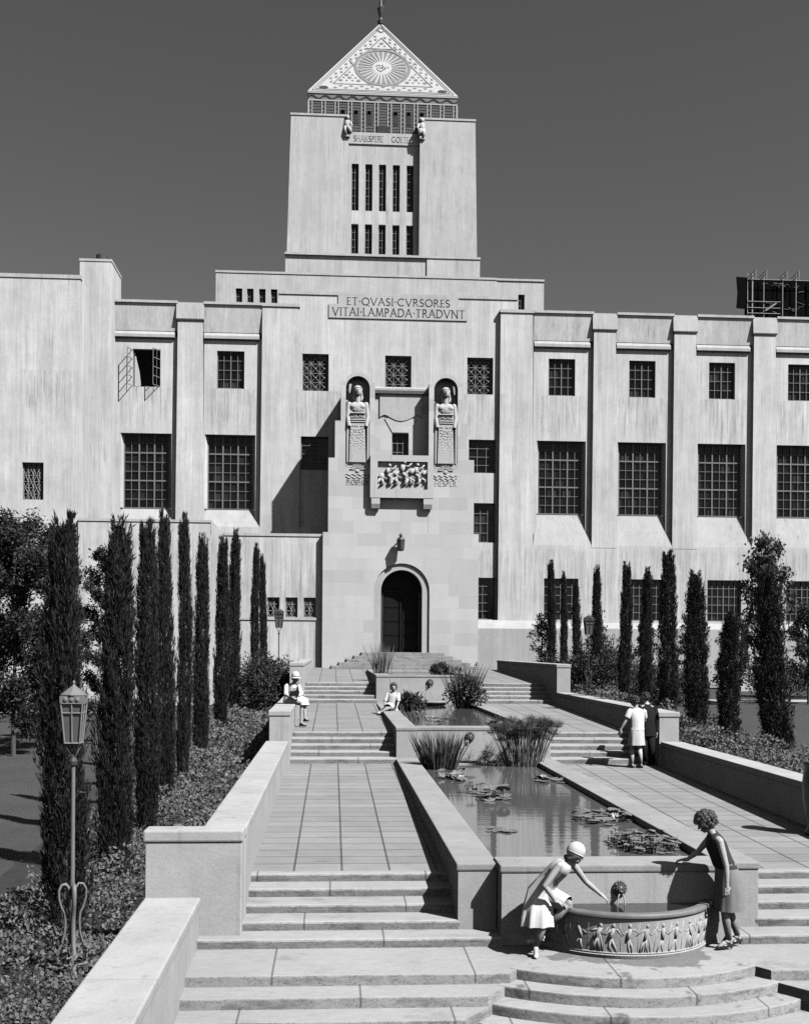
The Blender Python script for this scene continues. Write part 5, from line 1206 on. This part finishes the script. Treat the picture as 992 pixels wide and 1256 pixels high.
loft('blouse', 'darkc', o, [((4.565, 12.8, .94), .152, .132, Y1, UP, .01), ((4.53, 12.8, 1.0), .142, .118, Y1, tl, .012), ((4.49, 12.8, 1.10), .142, .115, Y1, tl, .01), ((4.45, 12.8, 1.20), .152, .118, Y1, tl, .006), ((4.425, 12.8, 1.285), .155, .085, Y1, tl, 0), ((4.41, 12.8, 1.325), .105, .065, Y1, tl, 0), ((4.40, 12.8, 1.345), .062, .056, Y1, tl, 0)], 40, 7)
st = MB()
for q in 'LR': limb(st, [Vector(J['kn'+q])+Vector((0, 0, .03)), Vector(J['kn'+q]).lerp(Vector(J['an'+q]), .35), Vector(J['an'+q])], [.050, .0505, .0325])
st.build('stockings', M['stocking'], o, smooth=True); shoes(o, J, 'shoe', .95)
# -- leaning woman left of the basin
J = dict(pelvis=(2.385, 12.72, .685), waist=(2.465, 12.66, .835), chest=(2.555, 12.60, .965), neck=(2.66, 12.55, 1.075), head=(2.745, 12.53, 1.15), f=(.80, .05, -.38),
 shL=(2.735, 12.66, 1.025), elL=(2.90, 12.72, .805), wrL=(3.075, 12.75, .655), hdL=(.8, .1, -.55), hnL=(0, .3, -1), shR=(2.535, 12.45, 1.035), elR=(2.375, 12.42, .815), wrR=(2.505, 12.46, .635), hdR=(.85, .25, -.35), hnR=(.2, .1, -1),
 hipL=(2.45, 12.74, .655), knL=(2.66, 12.50, .575), anL=(2.36, 12.62, .255), toeL=(2.235, 12.64, .145), hipR=(2.37, 12.66, .65), knR=(2.385, 12.52, .395), anR=(2.30, 12.53, .115), toeR=(2.275, 12.40, .035))
o, H, rot = build_body('woman in a pale sleeveless dress and close cap leaning over the round basin', J, M['skin'], .0065, .93)
sd = Vector((.25, -.95, .05)); nm = Vector((.62, -.05, .78))
loft('dress', 'white', o, [((2.325, 12.575, .345), .185, .145, (1, 0, 0), UP, .12), ((2.33, 12.60, .46), .175, .155, (1, 0, 0), (0, 0, 1), .09), ((2.35, 12.65, .58), .175, .165, (1, .0, .15), (.1, 0, 1), .05), ((2.385, 12.70, .69), .160, .15, (1, 0, -.3), (.3, 0, 1), .02),
 ((2.435, 12.67, .79), .118, .132, (.8, 0, -.55), (.55, 0, .8), .04), ((2.49, 12.63, .875), .106, .126, (.8, 0, -.6), (.6, 0, .8), .05), ((2.555, 12.59, .96), .110, .145, (.78, 0, -.62), (.62, 0, .78), .02), ((2.61, 12.56, 1.025), .10, .15, (.78, 0, -.62), (.62, 0, .78), .01), ((2.635, 12.555, 1.055), .075, .105, (.78, 0, -.62), (.62, 0, .78), 0)], 48, 8,
 tube2=[([(2.40, 12.73, .66), (2.53, 12.62, .63), (2.65, 12.52, .585)], [.135, .115, .098])])
cp = MB(); cp.ell(H(0, .014, .035), .090, .108, .108, rot, 24, 16); cp.tube([H(.09*math.cos(t), .012+.108*math.sin(t), .012) for t in np.linspace(0, 2*PI, 25)], .010, 6); cp.tube([H(0, -.095*math.cos(t), .035+.108*math.sin(t)) for t in np.linspace(0, PI, 14)], .006, 5); cp.build('cap', M['cream'], o, smooth=True)
hair_lumps('hair', 'hair', o, H, rot, [(q*.072, .03+.025*k, -.05-.015*k, .026) for q in (-1, 1) for k in range(3)]+[(x*.03, .075, -.085, .032) for x in (-1, 0, 1)], .93)
st = MB()
for q in 'LR': limb(st, [Vector(J['kn'+q])+Vector((0, 0, .02)), Vector(J['kn'+q]).lerp(Vector(J['an'+q]), .35), Vector(J['an'+q])], [.050, .0505, .0325])
st.build('stockings', M['stocking'], o, smooth=True); shoes(o, J, 'whiteshoe', .95)
# -- couple on the right walk
J = dict(pelvis=(6.96, 25.44, 1.60), waist=(6.985, 25.46, 1.76), chest=(6.985, 25.50, 1.94), neck=(6.975, 25.54, 2.15), head=(6.945, 25.58, 2.275), f=(-.6, .7, -.45),
 shL=(6.815, 25.47, 2.055), elL=(6.70, 25.44, 1.83), wrL=(6.60, 25.45, 1.65), hdL=(-.35, 0, -1), hnL=(.6, .6, 0), shR=(7.155, 25.57, 2.05), elR=(7.22, 25.68, 1.83), wrR=(7.08, 25.78, 1.70), hnR=(-1, 0, 0),
 hipL=(6.89, 25.44, 1.57), knL=(6.87, 25.50, 1.19), anL=(6.86, 25.42, .86), toeL=(6.78, 25.55, .79), hipR=(7.04, 25.46, 1.57), knR=(7.04, 25.44, 1.19), anR=(7.06, 25.40, .86), toeR=(6.99, 25.53, .79))
o, H, rot = build_body('woman in a white blouse and pale skirt seen from behind on the right walk', J, M['skin2'], .011, .98, fr=.011)
hair_lumps('hair', 'hair', o, H, rot, bob(3, 1.1, -.09, 150))
X1 = (1, .25, 0)
loft('skirt', 'cream', o, [((6.965, 25.45, 1.29), .205, .165, X1, UP, .045), ((6.965, 25.45, 1.45), .19, .15, X1, UP, .03), ((6.97, 25.45, 1.62), .175, .135, X1, UP, .012), ((6.985, 25.46, 1.72), .15, .115, X1, UP, 0)], 44, 7)
loft('blouse', 'white', o, [((6.975, 25.455, 1.64), .178, .138, X1, UP, .012), ((6.985, 25.46, 1.72), .16, .125, X1, UP, .02), ((6.985, 25.48, 1.86), .17, .13, X1, UP, .015), ((6.985, 25.51, 2.0), .185, .125, X1, UP, .008), ((6.982, 25.525, 2.085), .165, .09, X1, UP, 0), ((6.978, 25.535, 2.13), .08, .065, X1, UP, 0)], 44, 6,
 tube2=[([Vector(J['sh'+q]).lerp(Vector(J['neck']), .2), Vector(J['sh'+q])+Vector((0, 0, .0)), Vector(J['sh'+q]).lerp(Vector(J['el'+q]), .62)], [.07, .075, .072]) for q in 'LR'])
st = MB()
for q in 'LR': limb(st, [Vector(J['kn'+q]), Vector(J['kn'+q]).lerp(Vector(J['an'+q]), .35), Vector(J['an'+q])], [.052, .053, .034])
st.build('stockings', M['cream'], o, smooth=True); shoes(o, J, 'shoe')
J = dict(pelvis=(7.36, 25.98, 1.63), waist=(7.37, 26.0, 1.80), chest=(7.375, 26.04, 1.98), neck=(7.375, 26.09, 2.20), head=(7.36, 26.13, 2.335), f=(-.35, .75, -.5),
 shL=(7.18, 26.03, 2.10), elL=(7.10, 26.12, 1.83), wrL=(7.14, 26.28, 1.66), hnL=(0, 1, 0), shR=(7.555, 26.07, 2.10), elR=(7.60, 26.0, 1.81), wrR=(7.585, 25.96, 1.56), hdR=(0, 0, -1), hnR=(-1, 0, 0),
 hipL=(7.29, 25.98, 1.60), knL=(7.28, 25.98, 1.20), anL=(7.29, 25.96, .88), toeL=(7.25, 26.12, .81), hipR=(7.45, 25.98, 1.60), knR=(7.46, 25.96, 1.20), anR=(7.47, 25.94, .88), toeR=(7.46, 26.1, .81))
o, H, rot = build_body('man in a black suit beside the woman in the white blouse, back turned', J, M['skin2'], .011, 1.05, fr=.011)
hair_lumps('hair', 'hair', o, H, rot, bob(4, 1.0, -.05, 60, -.03), 1.05)
loft('jacket', 'black', o, [((7.37, 25.99, 1.46), .215, .155, (1, .1, 0), UP, .02), ((7.37, 25.99, 1.66), .20, .145, (1, .1, 0), UP, .012), ((7.37, 26.0, 1.80), .185, .135, (1, .1, 0), UP, .01), ((7.37, 26.03, 1.98), .205, .145, (1, .1, 0), UP, .006), ((7.37, 26.06, 2.11), .20, .11, (1, .1, 0), UP, 0), ((7.372, 26.08, 2.17), .11, .08, (1, .1, 0), UP, 0), ((7.374, 26.085, 2.20), .07, .068, (1, .1, 0), UP, 0)], 40, 5,
 tube2=[([Vector(J['sh'+q]).lerp(Vector(J['neck']), .2), Vector(J['sh'+q]), Vector(J['el'+q]), Vector(J['wr'+q])], [.075, .078, .062, .048]) for q in 'LR'])
cl = MB(); cl.tube([(7.374, 26.085, 2.185), (7.372, 26.092, 2.225)], [.072, .066], 16, cap=False); cl.build('collar', M['white'], o, smooth=True)
tr = MB()
for q in 'LR': limb(tr, [Vector(J['hip'+q]), Vector(J['kn'+q]), Vector(J['an'+q])+Vector((0, 0, -.02))], [.105, .085, .075])
tr.build('trousers', M['black'], o, smooth=True); shoes(o, J, 'shoe', 1.1, .025)
# -- woman with hat sitting on the left parapet
J = dict(pelvis=(-1.13, 29.32, 2.12), waist=(-1.095, 29.30, 2.27), chest=(-1.06, 29.28, 2.40), neck=(-1.00, 29.25, 2.555), head=(-.955, 29.22, 2.665), f=(.35, -.88, -.22),
 shL=(-.885, 29.32, 2.475), elL=(-.80, 29.26, 2.27), wrL=(-.915, 29.10, 2.20), hdL=(-.8, -.2, -.1), hnL=(0, .6, -1), shR=(-1.18, 29.20, 2.475), elR=(-1.20, 29.08, 2.27), wrR=(-1.02, 29.03, 2.19), hdR=(.9, .1, -.1), hnR=(0, .4, -1),
 hipL=(-1.06, 29.36, 2.10), knL=(-.72, 29.24, 2.085), anL=(-.70, 29.14, 1.66), toeL=(-.62, 29.02, 1.60), hipR=(-1.08, 29.26, 2.10), knR=(-.78, 29.12, 2.06), anR=(-.80, 29.08, 1.55), toeR=(-.68, 28.99, 1.475))
o, H, rot = build_body('woman in a white dress and brimmed white hat sitting on the left parapet', J, M['skin'], .011, .95, fr=.011)
hair_lumps('hair', 'hair', o, H, rot, bob(5, 1.05, -.09, 60), .95)
ht = MB(); hx = H(0, .01, .055); ht.lathe([(.165, -.035), (.17, -.03), (.10, .0), (.10, .05), (.085, .11), (.05, .135), (0, .14)], hx, 24); o2 = ht.build('hat', M['white'], o, smooth=True)
hb = MB(); hb.lathe([(.104, .0), (.105, .03)], hx, 24); hb.build('hat_band', M['greyc'], o)
s1 = (.55, -.8, 0); n1 = (.35, -.2, 1)
loft('dress', 'white', o, [((-1.13, 29.31, 2.05), .165, .15, s1, UP, .02), ((-1.12, 29.31, 2.18), .155, .13, s1, n1, .02), ((-1.09, 29.30, 2.28), .14, .11, s1, n1, .02), ((-1.055, 29.28, 2.40), .155, .115, s1, n1, .01), ((-1.03, 29.265, 2.48), .15, .085, s1, n1, 0), ((-1.01, 29.255, 2.525), .075, .06, s1, n1, 0)], 40, 6,
 tube2=[([(-1.10, 29.33, 2.12), (-.90, 29.27, 2.125), (-.70, 29.19, 2.08), (-.69, 29.17, 1.98)], [.14, .135, .11, .10]), ([(-1.10, 29.27, 2.11), (-.92, 29.19, 2.11), (-.76, 29.12, 2.06), (-.75, 29.10, 1.98)], [.13, .115, .10, .09])]+[([Vector(J['sh'+q]).lerp(Vector(J['neck']), .2), Vector(J['sh'+q]), Vector(J['el'+q]), Vector(J['el'+q]).lerp(Vector(J['wr'+q]), .75)], [.065, .068, .06, .045]) for q in 'LR'])
shoes(o, J, 'shoe')
hb = MB(); hb.prism([(-1.10, 2.225), (-.86, 2.225), (-.85, 2.33), (-.93, 2.39), (-1.0, 2.35), (-1.09, 2.36)], 'xz', 29.0, 29.06); b_ = hb.build('handbag', M['black']); tag(b_, 'small black handbag held in the lap of the woman with the hat', 'bag')
c = MB(); c.tube([(-1.02, 29.03, 2.34), (-.98, 29.02, 2.42), (-.92, 29.02, 2.42), (-.90, 29.03, 2.36)], .008, 6); c.build('handle', M['black'], b_)
# -- bareheaded woman sitting on the pool wall
J = dict(pelvis=(1.745, 33.6, 1.735), waist=(1.765, 33.6, 1.89), chest=(1.785, 33.585, 2.02), neck=(1.805, 33.565, 2.185), head=(1.82, 33.53, 2.31), f=(.08, -1, -.06),
 shR=(1.645, 33.55, 2.105), elR=(1.565, 33.46, 1.90), wrR=(1.545, 33.36, 1.71), hdR=(-.2, -.7, -.6), hnR=(0, .4, -1), shL=(1.965, 33.58, 2.10), elL=(1.965, 33.46, 1.895), wrL=(1.90, 33.36, 1.70), hdL=(0, -.7, -.5), hnL=(0, .4, -1),
 hipR=(1.69, 33.56, 1.71), knR=(1.60, 33.22, 1.71), anR=(1.385, 33.40, 1.60), toeR=(1.33, 33.27, 1.545), hipL=(1.80, 33.58, 1.71), knL=(1.70, 33.20, 1.72), anL=(1.42, 33.18, 1.60), toeL=(1.34, 33.05, 1.545))
o, H, rot = build_body('bareheaded woman with short curly hair sitting on the pool wall in pale clothes', J, M['skin'], .011, .95, fr=.011)
bb = bob(6, 1.15, -.09, 160); hair_lumps('hair', 'hair2', o, H, rot, bb, .95); strands(o, 'hair2', H, bb, 900)
loft('blouse', 'cream', o, [((1.75, 33.6, 1.76), .165, .13, (1, 0, 0), UP, .015), ((1.765, 33.6, 1.88), .14, .108, (1, 0, 0), UP, .02), ((1.785, 33.585, 2.02), .155, .112, (1, 0, 0), UP, .01), ((1.795, 33.575, 2.10), .155, .085, (1, 0, 0), UP, 0), ((1.80, 33.57, 2.145), .085, .06, (1, 0, 0), UP, 0)], 40, 6,
 tube2=[([Vector(J['sh'+q]).lerp(Vector(J['neck']), .2), Vector(J['sh'+q]), Vector(J['el'+q])], [.062, .064, .055]) for q in 'LR'])
loft('skirt', 'white', o, [((1.745, 33.6, 1.66), .175, .16, (1, 0, 0), UP, .02), ((1.75, 33.6, 1.76), .16, .135, (1, 0, 0), UP, .01)], 36, 6, tube2=[([(1.72, 33.57, 1.72), (1.66, 33.38, 1.725), (1.63, 33.17, 1.72)], [.15, .135, .115])])
shoes(o, J, 'shoe', .95, .03)

# ================================================================ LIGHT, SKY, CAMERA
EL, AZ = R(49), R(47)
sv = Vector((math.sin(AZ)*math.cos(EL), -math.cos(AZ)*math.cos(EL), math.sin(EL)))     # towards the sun
L = bpy.data.lights.new('sun', 'SUN'); L.energy = 5.0; L.angle = R(.53); L.color = (1, 1, 1)
lo = bpy.data.objects.new('sun', L); COL.objects.link(lo); lo.location = sv*120; lo.rotation_euler = sv.to_track_quat('Z', 'Y').to_euler()
W = bpy.data.worlds.new('World'); SC.world = W; W.use_nodes = True; nt = W.node_tree
sky = nt.nodes.new('ShaderNodeTexSky'); sky.sky_type = 'NISHITA'; sky.sun_disc = False; sky.sun_elevation = EL; sky.sun_rotation = math.atan2(sv.x, sv.y)
sky.altitude = 100; sky.air_density = 1.0; sky.dust_density = .6; sky.ozone_density = 1.0
sp = nt.nodes.new('ShaderNodeSeparateColor'); cb = nt.nodes.new('ShaderNodeCombineColor')
nt.links.new(sky.outputs[0], sp.inputs[0])
for i in range(3): nt.links.new(sp.outputs[0], cb.inputs[i])          # black and white film behind a red filter
bg = nt.nodes['Background']; bg.inputs['Strength'].default_value = .05
nt.links.new(cb.outputs[0], bg.inputs['Color'])
cam = bpy.data.cameras.new('camera'); co = bpy.data.objects.new('camera', cam); COL.objects.link(co); SC.camera = co
cam.sensor_fit = 'HORIZONTAL'; cam.sensor_width = 36; cam.lens = 36*1382/992; cam.clip_end = 2000; cam.clip_start = .1
cam.shift_x = 0.0; cam.shift_y = (797-628)/992
PSI = math.atan(88/1382)
Rm = Matrix.Rotation(-PSI, 3, 'Z') @ Matrix.Rotation(PI/2, 3, 'X') @ Matrix.Rotation(.007, 3, 'Z')
co.location = (0, 0, 3.44); co.rotation_euler = Rm.to_euler()
SC.render.engine = 'CYCLES'; SC.cycles.use_denoising = False; SC.cycles.max_bounces = 6; SC.cycles.diffuse_bounces = 0
SC.view_settings.view_transform = 'Standard'; SC.view_settings.look = 'None'; SC.view_settings.exposure = .68; SC.view_settings.gamma = 1; SC.view_settings.use_curve_mapping = False
